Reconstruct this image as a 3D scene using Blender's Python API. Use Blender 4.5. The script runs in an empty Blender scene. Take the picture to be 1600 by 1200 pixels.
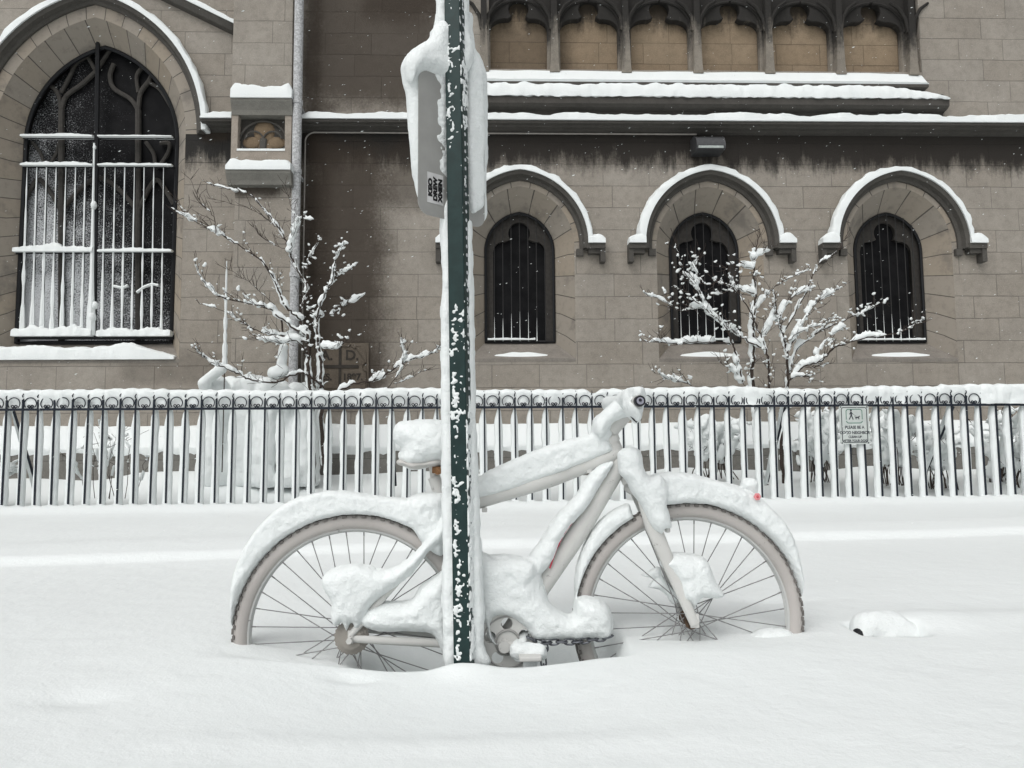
import bpy, math, random
import numpy as np
from mathutils import Vector, Matrix
random.seed(7); RNG = np.random.default_rng(7)
R = math.radians
SC = bpy.context.scene
COL = SC.collection

# ---------------------------------------------------------------- camera, sky, light
F_PX = 1156.0; PITCH = R(4.75); ROLL = R(-0.42); EYE = 1.0
cam = bpy.data.cameras.new("camera"); camo = bpy.data.objects.new("camera", cam); COL.objects.link(camo)
cam.sensor_width = 36; cam.lens = 36*F_PX/1600; cam.clip_start = 0.05; cam.clip_end = 500
CAMM = Matrix.Translation((0, 0, EYE)) @ Matrix.Rotation(R(90)+PITCH, 4, 'X') @ Matrix.Rotation(ROLL, 4, 'Z')
camo.matrix_world = CAMM
SC.camera = camo
SC.render.resolution_x = 1024; SC.render.resolution_y = 768
w = bpy.data.worlds.new("World"); SC.world = w; w.use_nodes = True
nt = w.node_tree; nt.nodes.clear()
sky = nt.nodes.new('ShaderNodeTexSky'); sky.sky_type = 'NISHITA'; sky.sun_disc = False
SUN_EL, SUN_AZ = R(52), R(208)
sky.sun_elevation = SUN_EL; sky.sun_rotation = SUN_AZ
sky.air_density = 1.0; sky.dust_density = 6.0; sky.ozone_density = 1.0
hs = nt.nodes.new('ShaderNodeHueSaturation'); hs.inputs['Saturation'].default_value = 0.12
bg = nt.nodes.new('ShaderNodeBackground'); bg.inputs[1].default_value = 0.15
wo = nt.nodes.new('ShaderNodeOutputWorld')
nt.links.new(sky.outputs[0], hs.inputs['Color']); nt.links.new(hs.outputs[0], bg.inputs[0]); nt.links.new(bg.outputs[0], wo.inputs[0])
sun = bpy.data.lights.new("sun", 'SUN'); sun.energy = 0.85; sun.angle = R(80); sun.color = (1, 0.985, 0.96)
so = bpy.data.objects.new("sun", sun); COL.objects.link(so)
sd = Vector((math.sin(SUN_AZ)*math.cos(SUN_EL), math.cos(SUN_AZ)*math.cos(SUN_EL), math.sin(SUN_EL)))
so.rotation_euler = sd.to_track_quat('Z', 'Y').to_euler()
SC.view_settings.view_transform = 'Standard'; SC.view_settings.look = 'None'
SC.view_settings.gamma = 1.0; SC.view_settings.exposure = -0.30
SC.cycles.max_bounces = 6; SC.cycles.diffuse_bounces = 4

# ---------------------------------------------------------------- frames (upright planes of the real place)
CR = np.array(CAMM.to_3x3()); CO = np.array([0, 0, EYE])
def ray(u, v):
    return CR @ np.array([u-800, 600-v, -F_PX])
class Frame:
    def __init__(s, y0, m=0.0, x0=0.0):
        s.a = math.atan(m); s.O = np.array([x0, y0, 0.0])
        s.X = np.array([math.cos(s.a), math.sin(s.a), 0]); s.Y = np.array([-math.sin(s.a), math.cos(s.a), 0])
        s.M = Matrix.Translation(Vector(s.O)) @ Matrix.Rotation(s.a, 4, 'Z')
    def at(s, u, v, d=0.0):
        r = ray(u, v); t = (d + np.dot(s.O-CO, s.Y))/np.dot(r, s.Y)
        p = CO + r*t - s.O
        return float(np.dot(p, s.X)), float(p[2])
    def p3(s, u, v, d=0.0):
        x, z = s.at(u, v, d); return (x, d, z)
    def world(s, p):
        return s.O + s.X*p[0] + s.Y*p[1] + np.array([0, 0, p[2]])
WF = Frame(10.6, 0.03)      # church wall
FF = Frame(8.1, 0.045)      # iron fence
BF = Frame(2.25, 0.05)      # bicycle

# ---------------------------------------------------------------- mesh helpers
class MB:
    def __init__(s): s.v = []; s.f = []; s.uv = None
    def add(s, vs, fs):
        o = len(s.v); s.v += [tuple(map(float, p)) for p in vs]; s.f += [tuple(i+o for i in f) for f in fs]; return s
    def box(s, x0, x1, y0, y1, z0, z1):
        v = [(x, y, z) for z in (z0, z1) for y in (y0, y1) for x in (x0, x1)]
        return s.add(v, [(0, 2, 3, 1), (4, 5, 7, 6), (0, 1, 5, 4), (2, 6, 7, 3), (0, 4, 6, 2), (1, 3, 7, 5)])
    def prism(s, pts, y0, y1):          # polygon in x,z pushed along y
        n = len(pts); v = [(x, y0, z) for x, z in pts]+[(x, y1, z) for x, z in pts]
        return s.add(v, [tuple(range(n)), tuple(range(2*n-1, n-1, -1))]+[(i, (i+1) % n+0, (i+1) % n+n, i+n)[::-1] for i in range(n)])
    def sweepx(s, prof, x0, x1, m0=0, m1=0):  # profile in y,z swept along x
        n = len(prof); v = [(x0+m0*(-y), y, z) for y, z in prof]+[(x1-m1*(-y), y, z) for y, z in prof]
        return s.add(v, [tuple(range(n)), tuple(range(2*n-1, n-1, -1))]+[(i, (i+1) % n, (i+1) % n+n, i+n) for i in range(n)])
    def tube(s, pts, rad, seg=8, flat=1.0, flatdir=None, cap=True, closed=False):
        P = [Vector(p) for p in pts]; n = len(P)
        if not hasattr(rad, '__len__'): rad = [rad]*n
        T = []
        for i in range(n):
            if closed: t = P[(i+1) % n]-P[i-1]
            else: t = P[min(i+1, n-1)]-P[max(i-1, 0)]
            T.append(t.normalized() if t.length > 1e-9 else Vector((0, 0, 1)))
        up = Vector(flatdir) if flatdir else (Vector((0, 1, 0)) if abs(T[0].y) < 0.9 else Vector((1, 0, 0)))
        N = (up-T[0]*up.dot(T[0])).normalized(); vs = []
        for i in range(n):
            N = (N-T[i]*N.dot(T[i])).normalized(); B = T[i].cross(N)
            for k in range(seg):
                a = 2*math.pi*k/seg
                vs.append(P[i]+(N*math.cos(a)*flat+B*math.sin(a))*rad[i])
        fs = []
        m = n if closed else n-1
        for i in range(m):
            j = (i+1) % n
            for k in range(seg):
                l = (k+1) % seg; fs.append((i*seg+k, i*seg+l, j*seg+l, j*seg+k))
        if cap and not closed:
            fs.append(tuple(range(seg-1, -1, -1))); fs.append(tuple((n-1)*seg+k for k in range(seg)))
        return s.add(vs, fs)
    def torus(s, c, R0, r, axis='Y', n=64, seg=8, sy=1.0, a0=0, a1=2*math.pi):
        full = abs(a1-a0-2*math.pi) < 1e-6
        k = n if full else n+1; pts = []
        for i in range(k):
            a = a0+(a1-a0)*i/n
            if axis == 'Y': pts.append((c[0]+R0*math.cos(a), c[1], c[2]+R0*math.sin(a)))
            elif axis == 'X': pts.append((c[0], c[1]+R0*math.cos(a), c[2]+R0*math.sin(a)))
            else: pts.append((c[0]+R0*math.cos(a), c[1]+R0*math.sin(a), c[2]))
        fd = {'Y': (0, 1, 0), 'X': (1, 0, 0), 'Z': (0, 0, 1)}[axis]
        return s.tube(pts, r, seg, flat=sy, flatdir=fd, closed=full)
    def ball(s, c, r, n=10, m=7, sc=(1, 1, 1)):
        vs = [(c[0], c[1], c[2]+r*sc[2])]
        for i in range(1, m):
            t = math.pi*i/m
            for k in range(n):
                a = 2*math.pi*k/n
                vs.append((c[0]+r*sc[0]*math.sin(t)*math.cos(a), c[1]+r*sc[1]*math.sin(t)*math.sin(a), c[2]+r*sc[2]*math.cos(t)))
        vs.append((c[0], c[1], c[2]-r*sc[2])); fs = []
        for k in range(n):
            fs.append((0, 1+k, 1+(k+1) % n))
            for i in range(m-2):
                a = 1+i*n+k; b = 1+i*n+(k+1) % n; fs.append((a, a+n, b+n, b))
            fs.append((len(vs)-1, 1+(m-2)*n+(k+1) % n, 1+(m-2)*n+k))
        return s.add(vs, fs)
    def mesh(s, name, mat, smooth=True, bevel=0):
        me = bpy.data.meshes.new(name); me.from_pydata(s.v, [], s.f); me.materials.append(mat)
        if smooth and len(me.polygons):
            me.polygons.foreach_set('use_smooth', [True]*len(me.polygons))
            try: me.set_sharp_from_angle(angle=R(38))
            except Exception: pass
        me.update(); return me
    def obj(s, name, mat, parent=None, smooth=True, bevel=0):
        return link(name, s.mesh(name, mat, smooth), parent, bevel)
def link(name, me, parent=None, bevel=0):
    o = bpy.data.objects.new(name, me); COL.objects.link(o)
    if parent: o.parent = parent
    if bevel:
        b = o.modifiers.new('bevel', 'BEVEL'); b.width = bevel; b.segments = 2; b.limit_method = 'ANGLE'; b.angle_limit = R(40)
    return o
def tag(o, label, cat, group=None, kind=None):
    if label: o['label'] = label
    if cat: o['category'] = cat
    if group: o['group'] = group
    if kind: o['kind'] = kind
    return o
def root(name, M, label, cat, group=None):
    o = bpy.data.objects.new(name, None); COL.objects.link(o); o.matrix_world = M; o.empty_display_size = .2
    return tag(o, label, cat, group)
def fill2d(outer, holes, t, bevel=0.0):
    """flat plate in x,z with holes, thickness 2t centred on y=0"""
    cu = bpy.data.curves.new('fill', 'CURVE'); cu.dimensions = '2D'; cu.fill_mode = 'BOTH'; cu.extrude = t; cu.bevel_depth = bevel
    for poly in [outer]+holes:
        sp = cu.splines.new('POLY'); sp.points.add(len(poly)-1)
        for i, (x, z) in enumerate(poly): sp.points[i].co = (x, z, 0, 1)
        sp.use_cyclic_u = True
    o = bpy.data.objects.new('fill', cu); me = bpy.data.meshes.new_from_object(o)
    me.transform(Matrix.Rotation(R(90), 4, 'X'))
    bpy.data.objects.remove(o); bpy.data.curves.remove(cu)
    return me
def text_mesh(txt, size, mat, bold=0.0, thick=0.0006, sx=1.0):
    cu = bpy.data.curves.new('txt', 'FONT'); cu.body = txt; cu.size = size; cu.align_x = 'CENTER'; cu.align_y = 'CENTER'
    cu.extrude = thick; cu.offset = bold
    o = bpy.data.objects.new('txt', cu); me = bpy.data.meshes.new_from_object(o)
    me.transform(Matrix.Rotation(R(90), 4, 'X') @ Matrix.Scale(sx, 4, (1, 0, 0)))
    bpy.data.objects.remove(o); me.materials.clear(); me.materials.append(mat); return me
def shift(me, x=0, y=0, z=0): me.transform(Matrix.Translation((x, y, z))); return me

# ---------------------------------------------------------------- noise and volume snow
_L = np.random.default_rng(3).random((32, 32, 32)).astype(np.float32)*2-1
def vnoise(x, y, z, s, off=0.0):
    x = np.asarray(x)/s+off*7.13; y = np.asarray(y)/s+off*3.7; z = np.asarray(z)/s+off*5.1
    xi, yi, zi = np.floor(x).astype(int), np.floor(y).astype(int), np.floor(z).astype(int)
    fx, fy, fz = x-xi, y-yi, z-zi
    fx = fx*fx*(3-2*fx); fy = fy*fy*(3-2*fy); fz = fz*fz*(3-2*fz)
    def L(a, b, c): return _L[(xi+a) & 31, (yi+b) & 31, (zi+c) & 31]
    return ((L(0,0,0)*(1-fx)+L(1,0,0)*fx)*(1-fy)+(L(0,1,0)*(1-fx)+L(1,1,0)*fx)*fy)*(1-fz) + \
           ((L(0,0,1)*(1-fx)+L(1,0,1)*fx)*(1-fy)+(L(0,1,1)*(1-fx)+L(1,1,1)*fx)*fy)*fz
def nz(x, y=0.0, z=0.0, s=1.0, off=0.0): return float(vnoise(np.array(x), np.array(y), np.array(z), s, off))

def poly_sd(px, pz, poly):
    P = np.array(poly); d = np.full(px.shape, 1e9); ins = np.zeros(px.shape, bool)
    for i in range(len(P)):
        a = P[i]; b = P[(i+1) % len(P)]; ab = b-a; L2 = max((ab**2).sum(), 1e-12)
        t = np.clip(((px-a[0])*ab[0]+(pz-a[1])*ab[1])/L2, 0, 1)
        d = np.minimum(d, (px-a[0]-t*ab[0])**2+(pz-a[1]-t*ab[1])**2)
        c = ((a[1] > pz) != (b[1] > pz))
        with np.errstate(divide='ignore', invalid='ignore'):
            xx = (b[0]-a[0])*(pz-a[1])/(b[1]-a[1] if b[1] != a[1] else 1e-12)+a[0]
        ins ^= c & (px < xx)
    d = np.sqrt(d); return np.where(ins, d, -d)
def smoothpoly(pts, n=3):
    """Catmull-Rom closed"""
    out = []; N = len(pts)
    for i in range(N):
        p0, p1, p2, p3 = [np.array(pts[(i+k-1) % N], float) for k in range(4)]
        for j in range(n):
            t = j/n
            out.append(tuple(0.5*((2*p1)+(-p0+p2)*t+(2*p0-5*p1+4*p2-p3)*t*t+(-p0+3*p1-3*p2+p3)*t**3)))
    return out
def catmull(pts, n=4):
    P = [np.array(p, float) for p in pts]; P = [2*P[0]-P[1]]+P+[2*P[-1]-P[-2]]; out = []
    for i in range(1, len(P)-2):
        p0, p1, p2, p3 = P[i-1:i+3]
        for j in range(n):
            t = j/n; out.append(0.5*((2*p1)+(-p0+p2)*t+(2*p0-5*p1+4*p2-p3)*t*t+(-p0+3*p1-3*p2+p3)*t**3))
    out.append(P[-2]); return out
class Vol:
    def __init__(s, lo, hi, h):
        s.lo = np.array(lo, float); s.h = h; s.n = np.ceil((np.array(hi)-s.lo)/h).astype(int)+1
        s.F = np.full(s.n, -0.05, np.float32)
    def sub(s, lo, hi):
        a = np.clip(np.floor((np.array(lo)-s.lo)/s.h).astype(int), 0, s.n); b = np.clip(np.ceil((np.array(hi)-s.lo)/s.h).astype(int)+1, 0, s.n)
        if (b-a).min() <= 0: return None
        ax = [s.lo[i]+s.h*np.arange(a[i], b[i]) for i in range(3)]
        sl = tuple(slice(a[i], b[i]) for i in range(3))
        X, Y, Z = np.meshgrid(*ax, indexing='ij', sparse=True)
        return sl, X, Y, Z
    def put(s, sl, f, k):
        A = s.F[sl]
        if k > 0:
            hh = np.clip(0.5+0.5*(f-A)/k, 0, 1); s.F[sl] = A*(1-hh)+f*hh+k*hh*(1-hh)
        else: s.F[sl] = np.maximum(A, f)
    def cap(s, p, q, r0, r1=None, k=0.006, sq=(1, 1, 1)):
        r1 = r0 if r1 is None else r1; p = np.array(p, float); q = np.array(q, float); m = max(r0, r1)*max(sq)+3*s.h+k
        S = s.sub(np.minimum(p, q)-m, np.maximum(p, q)+m)
        if S is None: return
        sl, X, Y, Z = S; d = q-p; L2 = max((d**2).sum(), 1e-12)
        t = np.clip(((X-p[0])*d[0]+(Y-p[1])*d[1]+(Z-p[2])*d[2])/L2, 0, 1)
        D = np.sqrt(((X-p[0]-t*d[0])/sq[0])**2+((Y-p[1]-t*d[1])/sq[1])**2+((Z-p[2]-t*d[2])/sq[2])**2)
        s.put(sl, (r0+(r1-r0)*t-D)*min(sq), k)
    def pillow(s, poly, yc, T, w, k=0.008, front=1.0, slope=0.0):
        """poly in x,z; inflated about plane y=yc(+slope*z) to half thickness T"""
        P = np.array(poly); lo = (P[:, 0].min()-.02, yc-T-.03, P[:, 1].min()-.02); hi = (P[:, 0].max()+.02, yc+T+.03, P[:, 1].max()+.02)
        S = s.sub(lo, hi)
        if S is None: return
        sl, X, Y, Z = S
        x2, z2 = np.broadcast_arrays(X[:, 0, :], Z[:, 0, :]); d = poly_sd(x2, z2, poly)[:, None, :]
        q = np.clip(d/w, 0, 1); t = T*np.sqrt(np.clip(1-(1-q)**2, 0, 1))
        f = np.where(d > 0, np.minimum(t-np.abs(Y-yc), d+0.0), d-np.maximum(np.abs(Y-yc)-.0, 0)*.6)
        s.put(sl, f, k)
    def noise(s, amp, sc, off=0.0):
        idx = np.nonzero(np.abs(s.F) < amp*2.5)
        x = s.lo[0]+s.h*idx[0]; y = s.lo[1]+s.h*idx[1]; z = s.lo[2]+s.h*idx[2]
        s.F[idx] += (amp*vnoise(x, y, z, sc, off)).astype(np.float32)
    def blur(s, it=1):
        for _ in range(it):
            for a in range(3):
                F = s.F; G = F.copy()
                c = [slice(None)]*3; l = list(c); r = list(c); c[a] = slice(1, -1); l[a] = slice(0, -2); r[a] = slice(2, None)
                G[tuple(c)] = .5*F[tuple(c)]+.25*(F[tuple(l)]+F[tuple(r)]); s.F = G
    def mesh(s, name, mat):
        F = s.F
        for a in range(3):
            sl = [slice(None)]*3
            for e in (0, -1): sl[a] = e; F[tuple(sl)] = np.minimum(F[tuple(sl)], -1e-4)
        I = F > 0
        c = np.zeros(np.array(F.shape)-1, np.int8)
        for i in (0, 1):
            for j in (0, 1):
                for k in (0, 1):
                    c += I[i:F.shape[0]-1+i, j:F.shape[1]-1+j, k:F.shape[2]-1+k]
        cx, cy, cz = np.nonzero((c > 0) & (c < 8)); n = len(cx)
        me = bpy.data.meshes.new(name); me.materials.append(mat)
        if n == 0: return me
        acc = np.zeros((n, 3)); cnt = np.zeros(n)
        cor = [(0,0,0),(1,0,0),(0,1,0),(1,1,0),(0,0,1),(1,0,1),(0,1,1),(1,1,1)]
        for a, b in [(0,1),(2,3),(4,5),(6,7),(0,2),(1,3),(4,6),(5,7),(0,4),(1,5),(2,6),(3,7)]:
            A = cor[a]; B = cor[b]
            fa = F[cx+A[0], cy+A[1], cz+A[2]]; fb = F[cx+B[0], cy+B[1], cz+B[2]]
            m = (fa > 0) != (fb > 0); t = np.where(m, fa/np.where(m, fa-fb, 1), 0)
            for d in range(3): acc[:, d] += np.where(m, A[d]+(B[d]-A[d])*t, 0)
            cnt += m
        V = (acc/cnt[:, None]+np.stack([cx, cy, cz], 1))*s.h+s.lo
        idm = np.full(c.shape, -1, np.int32); idm[cx, cy, cz] = np.arange(n)
        Q = []
        for ax in range(3):
            sl0 = [slice(None)]*3; sl1 = [slice(None)]*3; sl0[ax] = slice(0, -1); sl1[ax] = slice(1, None)
            a0 = I[tuple(sl0)]; a1 = I[tuple(sl1)]; e = np.nonzero(a0 != a1); flip = a0[e]
            u, v = (ax+1) % 3, (ax+2) % 3
            E = [np.array(q) for q in e]
            ok = (E[u] > 0) & (E[v] > 0) & (E[u] < F.shape[u]-1) & (E[v] < F.shape[v]-1)
            E = [q[ok] for q in E]; flip = flip[ok]
            def g(du, dv):
                w_ = [q.copy() for q in E]; w_[u] = w_[u]+du; w_[v] = w_[v]+dv; return idm[w_[0], w_[1], w_[2]]
            q4 = np.stack([g(-1, -1), g(0, -1), g(0, 0), g(-1, 0)], 1)
            q4[~flip] = q4[~flip][:, ::-1]; Q.append(q4)
        Q = np.concatenate(Q); Q = Q[(Q >= 0).all(1)]
        me.vertices.add(n); me.vertices.foreach_set('co', V.ravel())
        me.loops.add(len(Q)*4); me.loops.foreach_set('vertex_index', Q.ravel().astype(np.int32))
        me.polygons.add(len(Q)); me.polygons.foreach_set('loop_start', np.arange(len(Q), dtype=np.int32)*4)
        me.polygons.foreach_set('use_smooth', np.ones(len(Q), bool)); me.update(); me.validate(); return me
    def obj(s, name, mat, parent=None): return link(name, s.mesh(name, mat), parent)

def snow_ribbon(path, up, y0, y1, th, seg=9, amp=0.15, base=0.01, off=0.0, ns=.12):
    """snow lying along a path (x,z) between depth y0..y1, heaped 'th' along the direction up(i)"""
    mb = MB(); n = len(path); vs = []
    for i, (x, z) in enumerate(path):
        ux, uz = up(i) if callable(up) else up
        t = th(i) if callable(th) else th
        yy0 = y0(i) if callable(y0) else y0
        for k in range(seg):
            a = math.pi*k/(seg-1)
            y = (yy0+y1)/2-(y1-yy0)/2*math.copysign(abs(math.cos(a))**.7, math.cos(a))
            r = math.sin(a)**.32 if 0 < k < seg-1 else 0
            jit = 1+amp*nz(x, y, z, ns, off)+amp*.5*nz(x, y, z, ns*.35, off+2)
            n_ = t*r*jit
            y += (amp*.25*t)*nz(x, y, z, ns*.5, off+1) if yy0 < y1 else 0
            vs.append((x+ux*n_, y, z+uz*n_))
        vs.append((x-ux*base, y1, z-uz*base)); vs.append((x-ux*base, yy0, z-uz*base))
    m = seg+2; fs = []
    for i in range(n-1):
        for k in range(m):
            l = (k+1) % m; fs.append((i*m+k, (i+1)*m+k, (i+1)*m+l, i*m+l))
    fs.append(tuple(range(m))); fs.append(tuple((n-1)*m+k for k in range(m-1, -1, -1)))
    mb.add(vs, fs); return mb

# ---------------------------------------------------------------- materials
class NT:
    def __init__(s, name):
        s.m = bpy.data.materials.new(name); s.m.use_nodes = True; s.t = s.m.node_tree; s.b = s.t.nodes['Principled BSDF']; s.b.inputs['Specular IOR Level'].default_value = .3
    def n(s, typ, **k):
        o = s.t.nodes.new('ShaderNode'+typ)
        for a, b in k.items(): setattr(o, a, b)
        return o
    def l(s, a, b): s.t.links.new(a, b)
    def val(s, sock, v):
        if hasattr(v, 'is_output'): s.l(v, sock)
        else: sock.default_value = v
    def math(s, op, a, b=0.0, clamp=False):
        o = s.n('Math', operation=op, use_clamp=clamp); s.val(o.inputs[0], a); s.val(o.inputs[1], b); return o.outputs[0]
    def mix(s, fac, a, b, mode='MIX'):
        o = s.n('Mix', data_type='RGBA', blend_type=mode); s.val(o.inputs[0], fac)
        for sck, v in ((o.inputs[6], a), (o.inputs[7], b)):
            if hasattr(v, 'is_output'): s.l(v, sck)
            else: sck.default_value = (*v, 1)
        return o.outputs[2]
    def noise(s, vec, scale, detail=4, rough=.55, out=0):
        o = s.n('TexNoise'); o.inputs['Scale'].default_value = scale; o.inputs['Detail'].default_value = detail; o.inputs['Roughness'].default_value = rough
        if vec is not None: s.l(vec, o.inputs['Vector'])
        return o.outputs[out]
    def ramp(s, v, a, b): # smooth 0..1 between a and b
        o = s.n('MapRange', interpolation_type='SMOOTHSTEP'); s.val(o.inputs[0], v); o.inputs[1].default_value = a; o.inputs[2].default_value = b; return o.outputs[0]
    def bump(s, h, strength, dist, prev=None):
        o = s.n('Bump'); o.inputs['Strength'].default_value = strength; o.inputs['Distance'].default_value = dist; s.l(h, o.inputs['Height'])
        if prev is not None: s.l(prev, o.inputs['Normal'])
        return o.outputs[0]
    def coord(s): return s.n('TexCoord').outputs['Object']
    def scale(s, vec, v):
        o = s.n('VectorMath', operation='MULTIPLY'); s.l(vec, o.inputs[0]); o.inputs[1].default_value = v; return o.outputs[0]
    def fin(s, col=None, rough=.8, normal=None, metal=0.0):
        if col is not None:
            if hasattr(col, 'is_output'): s.l(col, s.b.inputs['Base Color'])
            else: s.b.inputs['Base Color'].default_value = (*col, 1)
        s.val(s.b.inputs['Roughness'], rough); s.b.inputs['Metallic'].default_value = metal
        if normal is not None: s.l(normal, s.b.inputs['Normal'])
        return s.m
def m_snow(name, fine=1.0, big=0.0, col=(.775, .81, .808)):
    t = NT(name); c = t.coord()
    n1 = t.noise(c, 170, 4, .7); n2 = t.noise(c, 34, 5, .65)
    b = t.bump(n1, .55*fine, .005); b = t.bump(n2, .5*fine, .014, b)
    if big: b = t.bump(t.noise(c, 7, 3, .5), .4*big, .05, b)
    t.b.inputs['Specular IOR Level'].default_value = .15
    return t.fin(col, .75, b)
M_SNOW = m_snow('snow_soft'); M_GSNOW = m_snow('snow_ground', .5, .22)
def m_flat(name, col, rough=.6, metal=0.0, var=.12, scale=20, bump=.1):
    t = NT(name); c = t.coord(); n = t.noise(c, scale, 4)
    k = t.ramp(n, .3, .7)
    col2 = tuple(x*(1-var*2) for x in col)
    return t.fin(t.mix(k, col2, col), rough, t.bump(t.noise(c, scale*6, 3), bump, .003), metal)
M_IRON = m_flat('fence_iron', (.018, .024, .036), .5, .2, .2)
M_BLACK = m_flat('black_iron', (.014, .015, .017), .6, .2)
M_BARK = m_flat('bark', (.065, .05, .042), .9, 0, .25, 60, .5)
def m_stone(name, base, dark=(.016, .0155, .015), brown=(.042, .032, .024), brick=True, blacken=None, tintpatch=True, rough=1.0):
    t = NT(name); c = t.coord(); sx = t.n('SeparateXYZ'); t.l(c, sx.inputs[0])
    x, y, z = sx.outputs
    if brick:
        cv = t.n('CombineXYZ'); t.l(x, cv.inputs[0]); t.l(t.math('ADD', z, .147), cv.inputs[1])
        wob = t.noise(c, 2.2, 2); wv = t.n('VectorMath', operation='ADD'); t.l(cv.outputs[0], wv.inputs[0]);
        o2 = t.n('CombineXYZ'); t.l(t.math('MULTIPLY', wob, .02), o2.inputs[1]); t.l(o2.outputs[0], wv.inputs[1])
        br = t.n('TexBrick', offset=.42, squash=.72, squash_frequency=3); t.l(wv.outputs[0], br.inputs['Vector'])
        br.inputs['Color1'].default_value = (.0, .0, .0, 1); br.inputs['Color2'].default_value = (1, 1, 1, 1); br.inputs['Mortar'].default_value = (.5, .5, .5, 1)
        br.inputs['Scale'].default_value = 1; br.inputs['Mortar Size'].default_value = .0055; br.inputs['Mortar Smooth'].default_value = .3
        br.inputs['Brick Width'].default_value = .95; br.inputs['Row Height'].default_value = .331
        rnd = br.outputs['Color']; mort = br.outputs['Fac']
    n1 = t.noise(c, 1.4, 5, .65); n2 = t.noise(c, 9, 6, .7); n3 = t.noise(c, 60, 4, .7)
    b2 = tuple(v*.82 for v in base); warm = (base[0]*1.02, base[1]*.93, base[2]*.82)
    col = t.mix(t.ramp(n1, .35, .65), b2, base)
    if brick: col = t.mix(t.math('MULTIPLY', rnd, .22), col, warm); 
    col = t.mix(t.math('MULTIPLY', t.ramp(n2, .42, .68), .42), col, tuple(v*.55 for v in base))
    col = t.mix(t.math('MULTIPLY', t.ramp(n3, .48, .66), .35), col, tuple(min(v*1.35, 1) for v in base))
    if brick: col = t.mix(t.math('MULTIPLY', mort, .6), col, tuple(v*.35 for v in base))
    if blacken:
        drip = t.noise(t.scale(c, (5.0, 1, .8)), 1.0, 6, .7)
        drip2 = t.noise(t.scale(c, (1.6, 1, .5)), 1.0, 4, .6)
        for (kind, a, b, amt) in blacken:
            if kind == 'zband':      # soot hanging down from height b to height a
                g = t.n('MapRange'); t.val(g.inputs[0], z); g.inputs[1].default_value = a; g.inputs[2].default_value = b
                up = t.ramp(z, b+.02, b)
                f = t.math('SUBTRACT', t.math('ADD', t.math('MULTIPLY', g.outputs[0], 1.0), drip), t.math('MULTIPLY', drip2, .25))
                f = t.math('MULTIPLY', t.ramp(t.math('ADD', f, t.math('MULTIPLY', t.noise(c, 18, 5, .8), .3)), .70, 1.08), up)
            elif kind == 'rect':     # stained region x0,x1,z0,z1
                x0, x1, z0, z1 = a; s_ = b
                f = t.math('MULTIPLY', t.math('MULTIPLY', t.ramp(x, x0-s_, x0+s_), t.ramp(x, x1+s_, x1-s_)), t.math('MULTIPLY', t.ramp(z, z0-s_, z0+s_), t.ramp(z, z1+s_, z1-s_)))
                f = t.ramp(t.math('ADD', f, t.math('ADD', t.math('MULTIPLY', t.noise(c, 2.2, 3, .6), .7), t.math('MULTIPLY', t.noise(c, 26, 6, .8), .75))), .93, 1.66)
            col = t.mix(t.math('MULTIPLY', f, amt), col, brown if kind == 'rect' else dark)
    h = t.math('ADD', t.math('MULTIPLY', n3, t.math('ADD', t.math('MULTIPLY', rnd, 1.3), .4)) if brick else n3, t.math('MULTIPLY', n2, .6))
    nb = t.bump(h, .6*rough, .016)
    if brick: nb = t.bump(t.math('SUBTRACT', 1.0, mort), .6, .01, nb)
    return t.fin(col, .9, nb)

# ================================================================ CHURCH
ST = (.318, .292, .256)
zcor = WF.at(1100, 189, -.24)[1]; zpl = WF.at(800, 668, -.02)[1]
def wx(u, v=300, d=0): return WF.at(u, v, d)[0]
def wz(v, u=800, d=0): return WF.at(u, v, d)[1]
x_pipe = wx(472)
M_WALL = m_stone('sandstone_wall', ST, blacken=[
    ('zband', zcor-.92, zcor-.02, .97),
    ('rect', (wx(476), wx(610), wz(640), wz(215)), .5, .9),
    ('rect', (wx(478), wx(520), wz(560), wz(150)), .2, .6),
    ('rect', (wx(600), wx(700), wz(330), wz(215)), .3, .6),
    ('rect', (wx(560), wx(740), wz(40), wz(-160)), .3, .8),
    ('rect', (wx(760), wx(1700), wz(262), wz(205)), .18, .3),
    ('rect', (wx(200), wx(360), wz(600), wz(545)), .2, .3),
    ('rect', (wx(470), wx(500), wz(520), wz(-60)), .15, .75),
    ('rect', (wx(470), wx(700), wz(175), wz(-160)), .45, .85),
    ('rect', (wx(250), wx(300), wz(20), wz(-160)), .4, .5),
    ('rect', (wx(310), wx(358), wz(225), wz(190)), .12, .8),
    ('rect', (wx(750), wx(1300), wz(178), wz(160)), .3, .8)])
M_PLAIN = m_stone('sandstone_plain', ST, brick=False)
M_SILL = m_stone('sandstone_sill', (.24, .22, .195), brick=False)
M_DARKST = m_stone('sandstone_sooty', (.078, .073, .066), brick=False)
M_HOODST = m_stone('sandstone_hood', (.085, .08, .072), brick=False)
M_GOLD = m_stone('sandstone_warm', (.29, .225, .155), brick=True, blacken=[('zband', wz(60), wz(-40), .8), ('rect', (wx(760), wx(900), wz(120), wz(20)), .3, .5)])
M_PLINTH = m_stone('sandstone_base', (.19, .185, .17), brick=True)
M_TRAC = m_stone('tracery_stone', (.25, .225, .19), brick=False, blacken=[('zband', wz(120), wz(-40), .95)])
M_BUTT = m_stone('buttress_stone', (.325, .30, .264), brick=True, blacken=[('rect', (wx(366), wx(452), wz(325), wz(278)), .16, .85)])
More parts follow.
